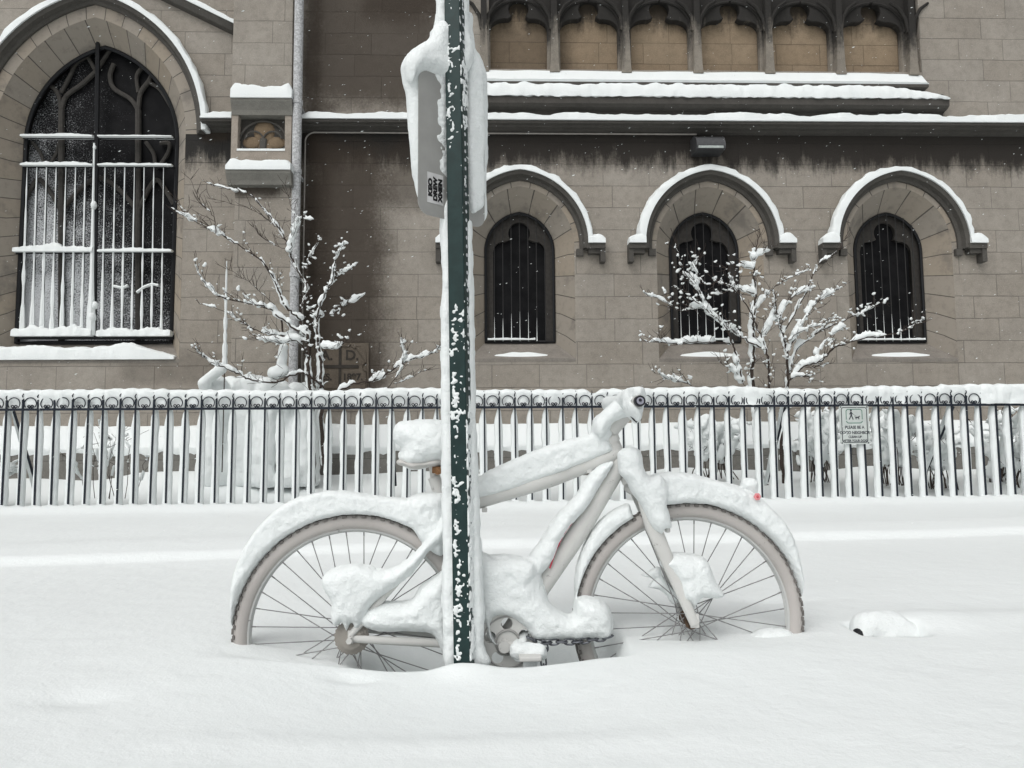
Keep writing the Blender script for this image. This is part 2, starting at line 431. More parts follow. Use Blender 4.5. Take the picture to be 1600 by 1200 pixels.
def m_vous():
    t = NT('voussoir_stone'); uv = t.n('TexCoord').outputs['UV']; c = t.coord()
    br = t.n('TexBrick', offset=0.0); t.l(uv, br.inputs['Vector']); br.inputs['Scale'].default_value = 1
    br.inputs['Color1'].default_value = (0, 0, 0, 1); br.inputs['Color2'].default_value = (1, 1, 1, 1)
    br.inputs['Mortar Size'].default_value = .012; br.inputs['Brick Width'].default_value = .5; br.inputs['Row Height'].default_value = 40.
    n1 = t.noise(c, 2.5, 5, .65); n2 = t.noise(c, 12, 5, .7)
    col = t.mix(br.outputs['Color'], (.285, .258, .222), (.30, .258, .205))
    col = t.mix(t.math('MULTIPLY', t.ramp(n1, .5, .7), .55), col, (.12, .11, .10))
    col = t.mix(t.math('MULTIPLY', t.ramp(n2, .5, .7), .3), col, (.16, .14, .12))
    col = t.mix(t.math('MULTIPLY', br.outputs['Fac'], .8), col, (.05, .045, .04))
    nb = t.bump(n2, .4, .012); nb = t.bump(t.math('SUBTRACT', 1.0, br.outputs['Fac']), .5, .01, nb)
    return t.fin(col, .9, nb)
M_VOUS = m_vous()
def m_glass(name, frost=None):
    t = NT(name); c = t.coord(); n = t.noise(c, 5, 4); col = t.mix(t.ramp(n, .3, .7), (.004, .0042, .005), (.010, .010, .011))
    rough = .7; t.b.inputs['Specular IOR Level'].default_value = .12
    if frost:
        sx = t.n('SeparateXYZ'); t.l(c, sx.inputs[0]); x, y, z = sx.outputs
        x0, x1, z0, z1 = frost
        gx = t.n('MapRange'); t.val(gx.inputs[0], x); gx.inputs[1].default_value = x1; gx.inputs[2].default_value = x0
        gz = t.n('MapRange'); t.val(gz.inputs[0], z); gz.inputs[1].default_value = z1; gz.inputs[2].default_value = z0
        g = t.math('ADD', t.math('MULTIPLY', gx.outputs[0], .38), t.math('MULTIPLY', gz.outputs[0], .34))
        g = t.math('ADD', g, t.math('MULTIPLY', t.noise(c, 3.5, 3), .3))
        f = t.ramp(t.math('ADD', g, t.math('MULTIPLY', t.noise(c, 48, 6, .85), 1.5)), 1.26, 1.52)
        col = t.mix(f, col, (.66, .68, .70)); 
    return t.fin(col, rough)
M_GLASS = m_glass('dark_window_glass')

church = root('church_building', WF.M, 'grey brown sandstone church wall with arched windows and snow on its ledges', 'church')

def arch(hw, rise, n=20):
    """right springing to left springing, two-centred"""
    c = max((rise*rise-hw*hw)/(2*hw), 0); r = hw+c; a1 = math.atan2(rise, c); out = []
    sc = 1 if rise >= hw else rise/hw
    for i in range(n+1):
        a = a1*i/n; out.append((-c+r*math.cos(a), r*math.sin(a)*sc))
    return out+[(-x, z) for x, z in out[-2::-1]]
def opening(cx, zs, zb, hw, rise, n=20, nj=4):
    A = arch(hw, rise, n); right = [(hw, (zb-zs)*(1-i/nj)) for i in range(nj)]; left = [(-hw, (zb-zs)*(i/nj)) for i in range(1, nj+1)]
    return [(cx+x, zs+z) for x, z in right+A+left]
def loft(rows, ys, name, mat, parent, closed=False):
    """rows: list of outlines (x,z); ys: depth of each"""
    mb = MB(); n = len(rows[0]); uvs = []
    vs = []
    for r, y in zip(rows, ys):
        vs += [(x, y if not callable(y) else y(x, z), z) for x, z in r]
    fs = []
    for j in range(len(rows)-1):
        for i in range(n-1): fs.append((j*n+i, (j+1)*n+i, (j+1)*n+i+1, j*n+i+1))
    mb.add(vs, fs); me = mb.mesh(name, mat)
    L = [0]
    for i in range(1, n): L.append(L[-1]+math.dist(rows[0][i], rows[0][i-1]))
    uvl = me.uv_layers.new(name='UVMap'); mid = L[-1]/2
    for p in me.polygons:
        for li in p.loop_indices:
            vi = me.loops[li].vertex_index; uvl.data[li].uv = ((L[vi % n]-mid)/.55+.27, (vi//n)*.2+3)
    return link(name, me, parent)
def sweep(path, nrm, prof, name, mat, parent):
    """profile (radial, y) along path (x,z) with normals"""
    mb = MB(); m = len(prof); vs = []
    for (x, z), (nx, nz_) in zip(path, nrm): vs += [(x+nx*r, y, z+nz_*r) for r, y in prof]
    fs = [tuple(range(m))]+[(i*m+k, (i+1)*m+k, (i+1)*m+(k+1) % m, i*m+(k+1) % m) for i in range(len(path)-1) for k in range(m)]+[tuple((len(path)-1)*m+k for k in range(m-1, -1, -1))]
    mb.add(vs, fs); return mb.obj(name, mat, parent)
def normals(path, cx=None):
    out = []
    for i in range(len(path)):
        a = path[max(i-1, 0)]; b = path[min(i+1, len(path)-1)]
        tx, tz = b[0]-a[0], b[1]-a[1]; l = math.hypot(tx, tz); out.append((tz/l, -tx/l))
    return out

# ---- openings measured on the photograph, in metres on the wall
small = []
for uh in (813, 1109, 1405):
    cx = WF.at(uh, 380, 0)[0]
    small.append(dict(cx=cx, zs=WF.at(uh, 384, 0)[1], zb=WF.at(uh, 536, .3)[1], zo=WF.at(uh, 560, 0)[1], hw=.525, rise=.60, ho=.79, ro=.89, hh=.925, rh=1.035))
bcx = WF.at(151, 400, .3)[0]
big = dict(cx=bcx, zs=WF.at(150, 222, .3)[1], zb=WF.at(150, 537, .3)[1], zo=WF.at(150, 562, 0)[1], hw=1.13, rise=1.50, ho=1.37, ro=1.77, hh=1.60, rh=2.02)
ax0, ax1 = wx(764, 60), wx(1437, 60); az0, az1 = wz(118, 1100, .15), wz(-230, 1100)
zt = 11.0
holes = []
for s_ in small+[big]:
    holes.append(opening(s_['cx'], s_['zs'], s_['zo'], s_['ho'], s_['ro']))
holes.append([(ax0, az0), (ax1, az0), (ax1, az1), (ax0, az1)])
me = fill2d([(-12, -.3), (12, -.3), (12, zt), (-12, zt)], holes, .1); shift(me, 0, .1, 0)
me.materials.clear(); me.materials.append(M_WALL); link('wall', me, church)
MB().box(-12, 12, .9, 1.1, -.3, zt).obj('back_wall', M_DARKST, church)
MB().box(-12, 12, .205, .9, zt-.1, zt).obj('roof', M_DARKST, church)
# stone plinth with a weathered top
zp1 = WF.at(800, 700, -.25)[1]; zp2 = WF.at(800, 664, 0)[1]-.08
MB().sweepx([(-.001, zp2), (-.26, zp1), (-.26, -.3), (-.001, -.3)], -12, 12).obj('plinth', M_PLINTH, church)
n_ = 300
pth = [(-9+18*i/n_, zp1+.0) for i in range(n_+1)]
sr = MB(); vs = []; fs = []
for i, (x, z) in enumerate(pth):
    a = .16+.035*nz(x, 1, 1, .6)+.02*nz(x, 2, 1, .15)
    pr = [(0, zp2+.10+.02*nz(x, 0, 0, .7)), (-.06, zp2+.095), (-.15, zp2+.03), (-.23, zp1+a*.65), (-.285, zp1+a*.3), (-.29, zp1+.02), (-.265, zp1-.05+.03*nz(x, 5, 5, .1)), (-.20, zp1-.02), (0, zp2)]
    vs += [(x+.01*nz(x, y, z2, .08), y+.015*nz(x, y, z2, .12), z2+.012*nz(x, y, z2, .1, 3)) for y, z2 in pr]
m = 9
fs = [(i*m+k, (i+1)*m+k, (i+1)*m+(k+1) % m, i*m+(k+1) % m) for i in range(n_) for k in range(m)]
sr.add(vs, fs).obj('plinth_snow', M_SNOW, church)

m_barg = m_flat('dull_bar', (.035, .035, .035), .6, .2)
hood_prof = [(-.06, .0), (-.06, -.04), (-.02, -.06), (.0, -.13), (.055, -.15), (.075, -.13), (.075, 0)]
def stone_window(s_, name, pane_mat):
    cx, zs = s_['cx'], s_['zs']
    fr = loft([opening(cx, zs, s_['zb'], s_['hw'], s_['rise']), opening(cx, zs, s_['zo'], s_['ho'], s_['ro'])], [.34, -.002], name, M_VOUS, church)
    return fr
for i, s_ in enumerate(small+[big]):
    isb = s_ is big
    cx, zs = s_['cx'], s_['zs']; hw, rise, zb = s_['hw'], s_['rise'], s_['zb']
    win = stone_window(s_, 'window', None)
    if isb: win['label'] = 'large pointed window behind snow crusted iron bars'
    # ring of arch stones on the wall face
    A = [(cx+x, zs+z) for x, z in arch(s_['ho'], s_['ro'])]; B = [(cx+x, zs+z) for x, z in arch(s_['hh'], s_['rh'])]
    loft([A, B], [-.004, -.004], 'arch_stones', M_VOUS, church)
    # splayed sill
    zo = s_['zo']
    MB().add([(cx-hw, .34, zb), (cx+hw, .34, zb), (cx+s_['ho'], -.004, zo), (cx-s_['ho'], -.004, zo), (cx-hw, .34, zb-.3), (cx+hw, .34, zb-.3), (cx+s_['ho'], -.004, zo-.05), (cx-s_['ho'], -.004, zo-.05)],
             [(0, 1, 2, 3), (3, 2, 6, 7), (4, 5, 1, 0), (7, 6, 5, 4)]).obj('sill', M_SILL, win)
    # hood mould
    H = [(cx+x, zs+z) for x, z in arch(s_['hh'], s_['rh'], 24)]; N = normals(H)
    foot = .0
    if not isb:
        H = H+[(H[-1][0], zs-.06)]; H = [(H[0][0], zs-.06)]+H; N = [(1, 0)]+N+[(-1, 0)]
    hood = sweep(H, N, hood_prof, 'hood_mould', M_HOODST, church)
    if not isb:
        for sg in (-1, 1):
            st = MB()
            xa = cx+sg*(s_['hh']+.03); xb = cx+sg*(s_['hh']+.30)
            a, b = min(xa, xb), max(xa, xb)
            st.box(a, b, -.16, -.001, zs-.075, zs-.0)
            st.box(a+.03, b-.03, -.12, -.001, zs-.14, zs-.075)
            st.box(xb-.035-sg*.035, xb+.035-sg*.035, -.14, -.001, zs-.27, zs-.075)
            st.box(cx+sg*(s_['hh']-.06)-.05, cx+sg*(s_['hh']-.06)+.05, -.06, -.001, zs-.16, zs-.06)
            st.obj('label_stop', M_HOODST, hood, smooth=False)
    # snow along the hood
    HS = [(x+nx*.065, z+nz_*.065) for (x, z), (nx, nz_) in zip(H, N)][1:-1] if not isb else [(x+nx*.065, z+nz_*.065) for (x, z), (nx, nz_) in zip(H, N)]
    def upf(k, N=N, o=(0 if isb else 1)): return N[k+o]
    def thf(k, HS=HS, cx=cx, isb=isb):
        f = (HS[k][0]-cx)/1.0
        return (.075+.035*max(-f, 0)+.015*nz(k*.13, i))*(1.0 if not isb else .95)
    snow_ribbon(HS, upf, -.175, -.01, thf, amp=.3, off=i, ns=.07).obj('snow_strip', M_SNOW, hood)
    if not isb:
        for sg in (-1, 1):
            P = [(cx+sg*(s_['hh']+.05+.25*k/8), zs-.0) for k in range(9)]
            if sg > 0: pass
            def th2(k): return .04+.11*math.sin(math.pi*min(max((k+1.5)/10, 0), 1))**.6
            snow_ribbon(P, (0, 1), -.19, -.01, th2, amp=.2, off=i+sg, base=.0).obj('snow_cap', M_SNOW, hood)
    # glass
    O = opening(cx, zs, zb-.01, hw+.02, rise+.02)
    pm = M_GLASS if not isb else m_glass('frosted_window_glass', (cx-hw, cx+hw*1.25, zb, wz(190, 150, .3)))
    mb = MB(); mb.add([(x, .46, z) for x, z in O], [tuple(range(len(O)))]); mb.obj('pane', pm, win, smooth=False)
    # iron surround
    O2 = opening(cx, zs, zb+.02, hw-.015, rise-.015)
    O2c = O2+[((cx-hw+.015)*(1-k/6)+(cx+hw-.015)*k/6, zb+.02) for k in range(1, 6)]
    MB().tube([(x, .32, z) for x, z in O2c], .022 if not isb else .03, 6, closed=True).obj('iron_frame', M_BLACK, win)
    if not isb:
        # inner stone light with a three-lobed head
        outer = opening(cx, zs, zb, hw+.01, rise+.01, 14)
        a = hw-.13; z1 = zs+.02
        q = [(a, zb-zs-.01)]+[(a, z1-zs)]
        q += [(a-.15+.15*math.cos(t), .17*math.sin(t)) for t in np.linspace(0.1, 1.7, 8)]
        q += [(.165*math.cos(t), .30+.17*math.sin(t)) for t in np.linspace(-.62, math.pi/2, 9)]
        q = q+[(-x, z) for x, z in q[-2::-1]]
        me = fill2d(outer, [[(cx+x, zs+z) for x, z in q]], .03); shift(me, 0, .42, 0); me.materials.clear(); me.materials.append(m_flat('dark_tracery', (.05, .046, .042), .9)); link('tracery', me, win)  # stone head in a darker even colour than the wall
        for k in range(7):
            x = cx-hw+.02+(2*hw-.04)*(k+1)/8
            f = abs(x-cx)/hw; top = zs+rise*math.sqrt(max(1-f*f, 0))*.97
            b = MB().tube([(x, .30, zb+.02), (x, .30, top)], .0065, 6).obj('bar', m_barg, win)
            if k < 6: MB().tube([(x-.003, .293, zb+.03), (x-.003, .293, zb+.03+random.uniform(.06, .3)), (x-.003, .294, zb+random.uniform(.35, .6))], [.009, .005, .001], 5).obj('rime', M_SNOW, b)
        P = [(cx-hw+.04+((1.35, 1.5, 1.85)[i]*hw)*k/24, zb+.045) for k in range(25)]
        snow_ribbon(P, (0, 1), .27, .33, .028, amp=.4, base=0).obj('snow_strip', M_SNOW, win)
        wb = 1.5*hw if i == 0 else 1.7*hw
        x0 = cx-.75*hw if i == 0 else cx-hw*.9
        v = []; f = []
        K = 24
        for k in range(K+1):
            t = k/K; x = x0+(wb)*t; e = math.sin(math.pi*t)**.8; ztop = zo+(zb-zo)*.36
            sl = (zb-zo)/.344; y_a, y_b = .05, .07+.055*e*(.8+.3*nz(t*6, i))
            for y, lift in ((y_a-.02*e, .0), (y_a+.01, .018*e), (y_b-.01, .022*e), (y_b+.01, .0)):
                v.append((x, y, zo+sl*y+lift+.002))
        f = [(a_*4+c_, (a_+1)*4+c_, (a_+1)*4+c_+1, a_*4+c_+1) for a_ in range(K) for c_ in range(3)]
        MB().add(v, f).obj('sill_snow', M_SNOW, win)
    else:
        # three lights, forked mullions
        def p(u, v): return WF.p3(u, v, .41)
        tr = MB()
        for pts, r in [([(216, 540), (216, 172)], .045), ([(96, 540), (96, 172)], .045),
                       ([(216, 172), (204, 155), (178, 138), (172, 118), (178, 100)], .035), ([(216, 172), (220, 145), (232, 128), (238, 116)], .035),
                       ([(96, 172), (104, 150), (128, 132), (150, 112)], .035), ([(96, 172), (90, 145), (72, 128), (60, 118)], .035),
                       ([(216, 145), (214, 118), (226, 100), (222, 86)], .03), ([(96, 145), (110, 118), (120, 98), (140, 86)], .03),
                       ([(232, 128), (250, 140), (268, 168)], .03), ([(72, 128), (56, 140), (42, 168)], .03),
                       ([(216, 330), (232, 296), (245, 281), (258, 296), (272, 320)], .035), ([(96, 330), (76, 296), (60, 281), (48, 296), (36, 320)], .035),
                       ([(96, 330), (125, 296), (155, 278), (186, 296), (216, 330)], .035),
                       ([(228, 222), (240, 240), (245, 262), (262, 240), (264, 224), (250, 224)], .03), ([(50, 222), (64, 240), (72, 262), (88, 240), (92, 224)], .025),
                       ([(150, 112), (130, 75)], .03), ([(150, 112), (172, 78)], .03)]:
            P = catmull([p(*q) for q in pts], 5) if len(pts) > 2 else [p(*q) for q in pts]
            tr.tube(P, r, 8)
        tr.obj('tracery', m_flat('tracery_grey', (.062, .058, .053), .9), win)
        def q(u, v): return WF.p3(u, v, .28)
        xs = [45, 60, 75, 90, 105, 120, 135, 165.5, 181, 196, 211, 226, 241, 256]
        for j, u in enumerate(xs):
            du = (u-150)*.03
            bar = MB().tube([q(u+du*.3, 262), q(u-6-(150-u)*.03+0, 527)], .009, 6).obj('bar', M_BLACK, win)
            # rime driven onto the bar, thicker to the left and towards the bottom
            P = []; Rr = []
            for k in range(31):
                t = k/30; a_ = q(u+du*.3, 262); b_ = q(u-6-(150-u)*.03, 527)
                P.append((a_[0]+(b_[0]-a_[0])*t-.008, .268, a_[2]+(b_[2]-a_[2])*t))
                wgt = (1-.55*j/13)
                Rr.append(max(.002, (.007+.025*t**1.6*wgt)*(1+.45*nz(t*14, j*3.1, 0, 1))*(.75+.4*wgt)))
            MB().tube(P, Rr, 6, flat=.7).obj('rime', M_SNOW, bar)
        g = MB()
        for v_, r in ((216, .012), (261, .02), (395, .018), (527, .035)):
            g.tube([q(36 if v_ < 300 else 25, v_), q(272, v_)], r, 6)
        g.tube([q(153, 62), q(147, 530)], .032, 6); g.obj('grille_frame', M_BLACK, win)
        for v_, t1, t2 in ((216, .035, .012), (261, .05, .03), (395, .095, .045), (527, .14, .12)):
            for (ua, ub, t_) in ((36 if v_ < 300 else 24, 148, t1), (156, 271, t2)):
                a_ = q(ua, v_); b_ = q(ub, v_); P = [(a_[0]+(b_[0]-a_[0])*k/40, a_[2]+.012) for k in range(41)]
                y0 = .20 if v_ < 500 else .16
                snow_ribbon(P, (0, 1), y0, .32, lambda k, t_=t_: t_*(1+.3*nz(k*.23, v_))*math.sin(math.pi*min(max((k+2)/44, 0), 1))**.25, amp=.3, off=v_*.1, base=.01, ns=.05).obj('snow_strip', M_SNOW, win)
        P = []; Rr = []
        for k in range(40):
            t = k/39; a_ = q(151, 225); b_ = q(146, 525); P.append((a_[0]+(b_[0]-a_[0])*t-.02, .25, a_[2]+(b_[2]-a_[2])*t)); Rr.append(.014+.05*t**2*(1+.4*nz(t*9, 2, 1)))
        MB().tube(P, Rr, 7).obj('rime', M_SNOW, win)
        mb = MB()
        for (u, v_, r) in ((149, 322, .055), (150, 232, .03), (146, 497, .075), (151, 478, .05), (146, 470, .04)): mb.ball((q(u, v_)[0], .24, q(u, v_)[2]), r, sc=(.8, .8, 1.2))
        for pts in ([(178, 447), (192, 450), (200, 446)], [(214, 457), (226, 448), (238, 444), (248, 446)]): mb.tube([q(*a_) for a_ in pts], .022, 6, flat=1.2)
        mb.obj('rime', M_SNOW, win)
        # sill snow
        a_ = WF.at(-60, 558, .02); b_ = WF.at(274, 558, .02)
        P = [(a_[0]+(b_[0]-a_[0])*k/80, zo+.02) for k in range(81)]
        snow_ribbon(P, (0, 1), -.04, .27, lambda k: (.17+.02*nz(k*.11, 3)+.05*math.exp(-((k-60)/8)**2))*min(1, ((80.5-k)/16))**.5, amp=.12, base=.02).obj('sill_snow', M_SNOW, win)

# ---- cornice, arcade and ledge
cor_prof = [(0, zcor+.0), (-.24, zcor), (-.24, zcor-.04), (-.18, zcor-.05), (-.16, zcor-.07), (-.09, zcor-.08), (-.05, zcor-.10), (0, zcor-.11)]
cor = MB().sweepx(cor_prof, x_pipe-.06, 9).sweepx(cor_prof, wx(313, 185, -.24), wx(363, 185, -.24)).obj('cornice', M_DARKST, church, smooth=False)
for ua, ub in ((466, 1720), (313, 362)):
    a_ = WF.at(ua, 185, -.24)[0]; b_ = WF.at(ub, 185, -.24)[0]; K = int((b_-a_)/.05)+2
    snow_ribbon([(a_+(b_-a_)*k/K, zcor) for k in range(K+1)], (0, 1), -.265, 0, lambda k: (.125+.02*nz(k*.06, 8)+.012*nz(k*.21, 4))*(min(1, (k+.5)/4)**.5), amp=.22, base=0, off=4).obj('snow_strip', M_SNOW, cor)
zl = WF.at(1100, 152, -.22)[1]; xl0 = WF.at(700, 150, -.22)[0]; xl1 = WF.at(1483, 150, -.22)[0]
led_prof = [(0, zl+.16), (-.08, zl+.14), (-.22, zl), (-.22, zl-.10), (-.17, zl-.13), (-.06, zl-.15), (-.05, zl-.20), (0, zl-.20)]
led = MB().sweepx(led_prof, xl0, xl1, 0, -.9+.9*2 if False else 0)
led.obj('ledge', M_DARKST, church, smooth=False)
K = 220; xs_ = [xl0+(xl1-xl0)*k/K for k in range(K+1)]
led_o = church.children[-1] if False else None
vs = []; fs = []
for k, x in enumerate(xs_):
    e = min(1, (K+.3-k)/26)**.5; t = (.25+.02*nz(x, 3, 3, .5)+.012*nz(x, 3, 3, .12))*e
    pr = [(-.05, zl+.14), (-.07, zl+.06+t*.75), (-.12, zl+.02+t*.88), (-.18, zl+.0+t*.88), (-.225, zl+t*.65), (-.25, zl+t*.3), (-.245, zl-.004), (-.2, zl+.0)]
    vs += [(x, y+.02*nz(x, y, z, .07), z+.018*nz(x, y, z, .06, 2)) for y, z in pr]
fs = [(i*8+k, (i+1)*8+k, (i+1)*8+(k+1) % 8, i*8+(k+1) % 8) for i in range(K) for k in range(8)]+[tuple(K*8+k for k in range(7, -1, -1)), tuple(range(8))]
MB().add(vs, fs).obj('ledge_snow', M_SNOW, church)
# upper sloping sill of the arcade
zs1 = WF.at(1100, 128, -.18)[1]; zs0 = WF.at(1100, 116, -.02)[1]; xu1 = WF.at(1451, 128, -.18)[0]
MB().sweepx([(.19, zs0), (-.02, zs0-.01), (-.18, zs1-.01), (-.18, zs1-.05), (-.06, zs1-.06), (-.06, zl+.05), (.19, zl+.05)], xl0, xu1).obj('arcade_sill', M_HOODST, church, smooth=False)
vs = []; K = 160
for k in range(K+1):
    x = xl0+(xu1-xl0)*k/K; e = min(1, (K+.4-k)/14)**.6; t = .045*e*(1+.3*nz(x, 1, 1, .3))
    vs += [(x, .12, zs0+.01), (x, -.02, zs0+t*.8), (x, -.12, (zs0+zs1*2)/3+t), (x, -.175, zs1+t), (x, -.198, zs1+t*.4), (x, -.18, zs1-.009)]
MB().add(vs, [(i*6+k, (i+1)*6+k, (i+1)*6+(k+1) % 6, i*6+(k+1) % 6) for i in range(K) for k in range(6)]).obj('arcade_sill_snow', M_SNOW, church)
# blind arcade
MB().box(ax0-.05, ax1+.05, .2, .25, az0-.1, az1+.1).obj('arcade_panel', M_GOLD, church, smooth=False)
mul = [WF.at(u, 60, -.03)[0] for u in (756, 866, 977.5, 1089, 1200.5, 1311, 1424)]
zsh = WF.at(1100, 47, .05)[1]; hs_ = []
for k in range(6):
    c = (mul[k]+mul[k+1])/2; a = (mul[k+1]-mul[k])/2-.085
    q = [(a, az0-zsh+.015)]+[(a, 0)]+[(a-.235+.235*math.cos(t), .17*math.sin(t)) for t in np.linspace(.1, math.pi*.56, 7)]
    q += [(.165*math.cos(t), .315+.165*math.sin(t)) for t in np.linspace(-.75, math.pi/2, 9)]
    q = q+[(-x, z) for x, z in q[-2::-1]]
    hs_.append([(c+x, zsh+z) for x, z in q])
me = fill2d([(ax0, az0), (ax1, az0), (ax1, az1), (ax0, az1)], hs_, .05, .012); shift(me, 0, .12, 0); me.materials.clear(); me.materials.append(M_TRAC)
link('arcade_tracery', me, church)
for k, x in enumerate(mul):
    mu = MB().prism([(x-.075, az0-.07), (x+.075, az0-.07), (x+.062, az0+.06), (x+.045, zsh+.02), (x+.03, az1), (x-.03, az1), (x-.045, zsh+.02), (x-.062, az0+.06)], -.07, .06)
    for sg in (-1, 1):
        c = x+sg*.02
        mu.tube([(x+sg*.03, -.02, zsh-.05), (x+sg*.07, -.02, zsh+.16), (x+sg*.17, -.02, zsh+.33), (x+sg*.3, -.01, zsh+.43)], [.035, .03, .028, .02], 6)
        mu.torus((x+sg*(mul[1]-mul[0])/2, .05, zsh-.03), (mul[1]-mul[0])/2-.05, .022, n=16, seg=6, a0=(math.pi*.5 if sg > 0 else 0.05), a1=(math.pi*.95 if sg > 0 else math.pi*.5))
    mu.obj('mullion', M_TRAC, church)

# ---- raking string course at the upper left
P0 = WF.at(296, 2, -.15); P1 = WF.at(366, 36, -.15); dx, dz = P0[0]-P1[0], P0[1]-P1[1]
Pt = [(P1[0]+dx*t, P1[1]+dz*t) for t in np.linspace(0, 4, 30)]
Nn = [(dz/math.hypot(dx, dz)*-1*-1, -dx/math.hypot(dx, dz)) for _ in Pt]
rk = sweep(Pt, Nn, [(-.12, 0), (-.10, -.10), (-.02, -.15), (.0, -.15), (.0, 0)], 'raking_course', M_HOODST, church)
snow_ribbon(Pt, Nn[0], -.17, 0, .06, amp=.3).obj('snow_strip', M_SNOW, rk)

# ---- buttress with carved panel
def bx(u, v, d): return WF.at(u, v, d)[0]
def bz(v, d, u=410): return WF.at(u, v, d)[1]
bt = MB()
bt.box(bx(364, 60, -.3), bx(457, 60, -.3), -.3, -.001, bz(170, -.3), 10.9)
bt.box(bx(364, 420, -.42), bx(455, 420, -.42), -.42, -.001, -.3, bz(270, -.42))
but = bt.obj('buttress', M_BUTT, church, smooth=False, bevel=.008)
cp1z = bz(153, -.48); cp2z = bz(266, -.58)
pa = (bx(362, 205, -.4), bx(455, 205, -.4))
ow = bx(371, 205, -.4), bx(446, 205, -.4); oz = bz(236, -.4), bz(173, -.4)
r_ = .04
win_o = [(ow[0]+.03, oz[0]), (ow[1]-.03, oz[0]), (ow[1], oz[0]+.05), (ow[1]-.005, oz[1]-.04), (ow[1]-.03, oz[1]), (ow[0]+.03, oz[1]), (ow[0]+.005, oz[1]-.04), (ow[0], oz[0]+.05)]
me = fill2d([(pa[0], bz(262, -.4)), (pa[1], bz(262, -.4)), (pa[1], bz(160, -.4)), (pa[0], bz(160, -.4))], [win_o], .06, .005); shift(me, 0, -.34, 0)
me.materials.clear(); me.materials.append(m_stone('panel_stone', (.34, .30, .255), brick=False)); link('carved_panel', me, church)
MB().box(pa[0]+.01, pa[1]-.01, -.27, -.002, bz(262, -.4), bz(160, -.4)).obj('panel_back', M_DARKST, church, smooth=False)
carv = MB(); cxp = (ow[0]+ow[1])/2; czp = (oz[0]+oz[1])/2-.02
for (ddx, ddz, rr, s1, s2) in ((0.0, .06, .15, 1, 1.15), (-.17, -.1, .11, 1.2, .8), (.17, -.1, .11, 1.2, .8), (.02, -.16, .1, 1, 1)):
    carv.ball((cxp+ddx, -.27, czp+ddz), rr, 14, 10, (s1, .22, s2))
carv.obj('carving', m_stone('carving_stone', (.21, .155, .10), brick=False), church)
c2 = MB()
c2.torus((cxp, -.31, czp-.14), .34, .016, n=24, seg=6, a0=.15, a1=math.pi-.15)
for sg in (-1, 1): c2.torus((cxp+sg*.13, -.31, czp-.08), .13, .013, n=16, seg=6, a0=.2, a1=3.0)
c2.tube([(cxp-.01, -.3, czp-.24), (cxp, -.3, czp-.05)], .05, 8, flat=.5)
c2.obj('carving', M_HOODST, church)
def capst(z, d, ua, ub, h, name):
    x0, x1 = bx(ua, 200, -d), bx(ub, 200, -d)
    MB().sweepx([(-.01, z+.02), (-d, z), (-d, z-.04), (-d+.05, z-h*.7), (-d+.06, z-h), (-.01, z-h)], x0, x1).obj(name, m_stone('cap_stone', (.2, .195, .175), brick=False), church, smooth=False)
    return x0, x1
x0, x1 = capst(cp1z, .48, 359, 455, .22, 'buttress_cap')
K = 30
snow_ribbon([(x0+(x1-x0)*k/K, cp1z) for k in range(K+1)], (0, 1), -.50, -.29, lambda k: (.235-.04*math.sin(math.pi*k/K)+.02*nz(k*.3, 1))*min(1, (k+1)/3)**.4*min(1, (K-k+1)/3)**.4, amp=.1, base=0).obj('cap_snow', M_SNOW, church)
x0, x1 = capst(cp2z, .60, 354, 455, .19, 'buttress_cap')
snow_ribbon([(x0+(x1-x0)*k/K, cp2z) for k in range(K+1)], (0, 1), -.62, -.39, lambda k: (.16+.015*nz(k*.3, 5))*min(1, (k+1)/3)**.5*min(1, (K-k+1)/3)**.3, amp=.1, base=0).obj('cap_snow', M_SNOW, church)
snow_ribbon([(ow[0]+(ow[1]-ow[0])*k/12, oz[0]+.0) for k in range(13)], (0, 1), -.415, -.29, .04, amp=.1, base=0).obj('panel_snow', M_SNOW, church)

# ---- date stone
ps = root('date_stone', WF.M @ Matrix.Translation((0, 0, 0)), 'carved stone plaque with a cross and the year 1897 behind the left tree', 'plaque')
px0, px1 = wx(486, 570, -.02), wx(576, 570, -.02); pz0, pz1 = wz(612, 545, -.02), wz(536, 545, -.02)
pc = (px0+px1)/2
n_a = []
def lobe(cx, cz, r, a0, a1, k=6): return [(cx+r*math.cos(a0+(a1-a0)*i/k), cz+r*math.sin(a0+(a1-a0)*i/k)) for i in range(k+1)]
hw_ = (px1-px0)/2; zc_ = (pz0+pz1)/2; hh_ = (pz1-pz0)/2
M_PLQ = m_stone('plaque_stone', (.135, .112, .088), brick=False)
me = fill2d([(px0, pz0), (px1, pz0), (px1, pz1), (px0, pz1)], [[(pc-hw_*.9, pz0+.05), (pc+hw_*.9, pz0+.05)]+lobe(pc+hw_*.92, zc_, .06, -1.57, -4.71)+[(pc+hw_*.9, pz1-.05), (pc+.24, pz1-.05)]+lobe(pc+.2, pz1-.02, .05, 0, -3.14)+[(pc+.12, pz1-.05), (pc-.12, pz1-.05)]+lobe(pc-.2, pz1-.02, .05, 0, -3.14)+[(pc-.24, pz1-.05), (pc-hw_*.9, pz1-.05)]], .012)
shift(me, 0, -.013, 0); me.materials.clear(); me.materials.append(M_PLQ); link('rim', me, ps)
MB().box(px0+.02, px1-.02, -.008, -.0015, pz0+.01, pz1-.02).obj('face', M_PLQ, ps, smooth=False)
M_CUT = m_flat('cut_letters', (.048, .042, .036), .9)
MB().box(pc-.26, pc+.26, -.02, -.0085, zc_-.01, zc_+.035).box(pc-.018, pc+.018, -.0201, -.0084, pz0+.05, zc_-.011).box(pc-.018, pc+.018, -.0201, -.0084, zc_+.036, pz1-.04).obj('cross', M_CUT, ps, smooth=False)
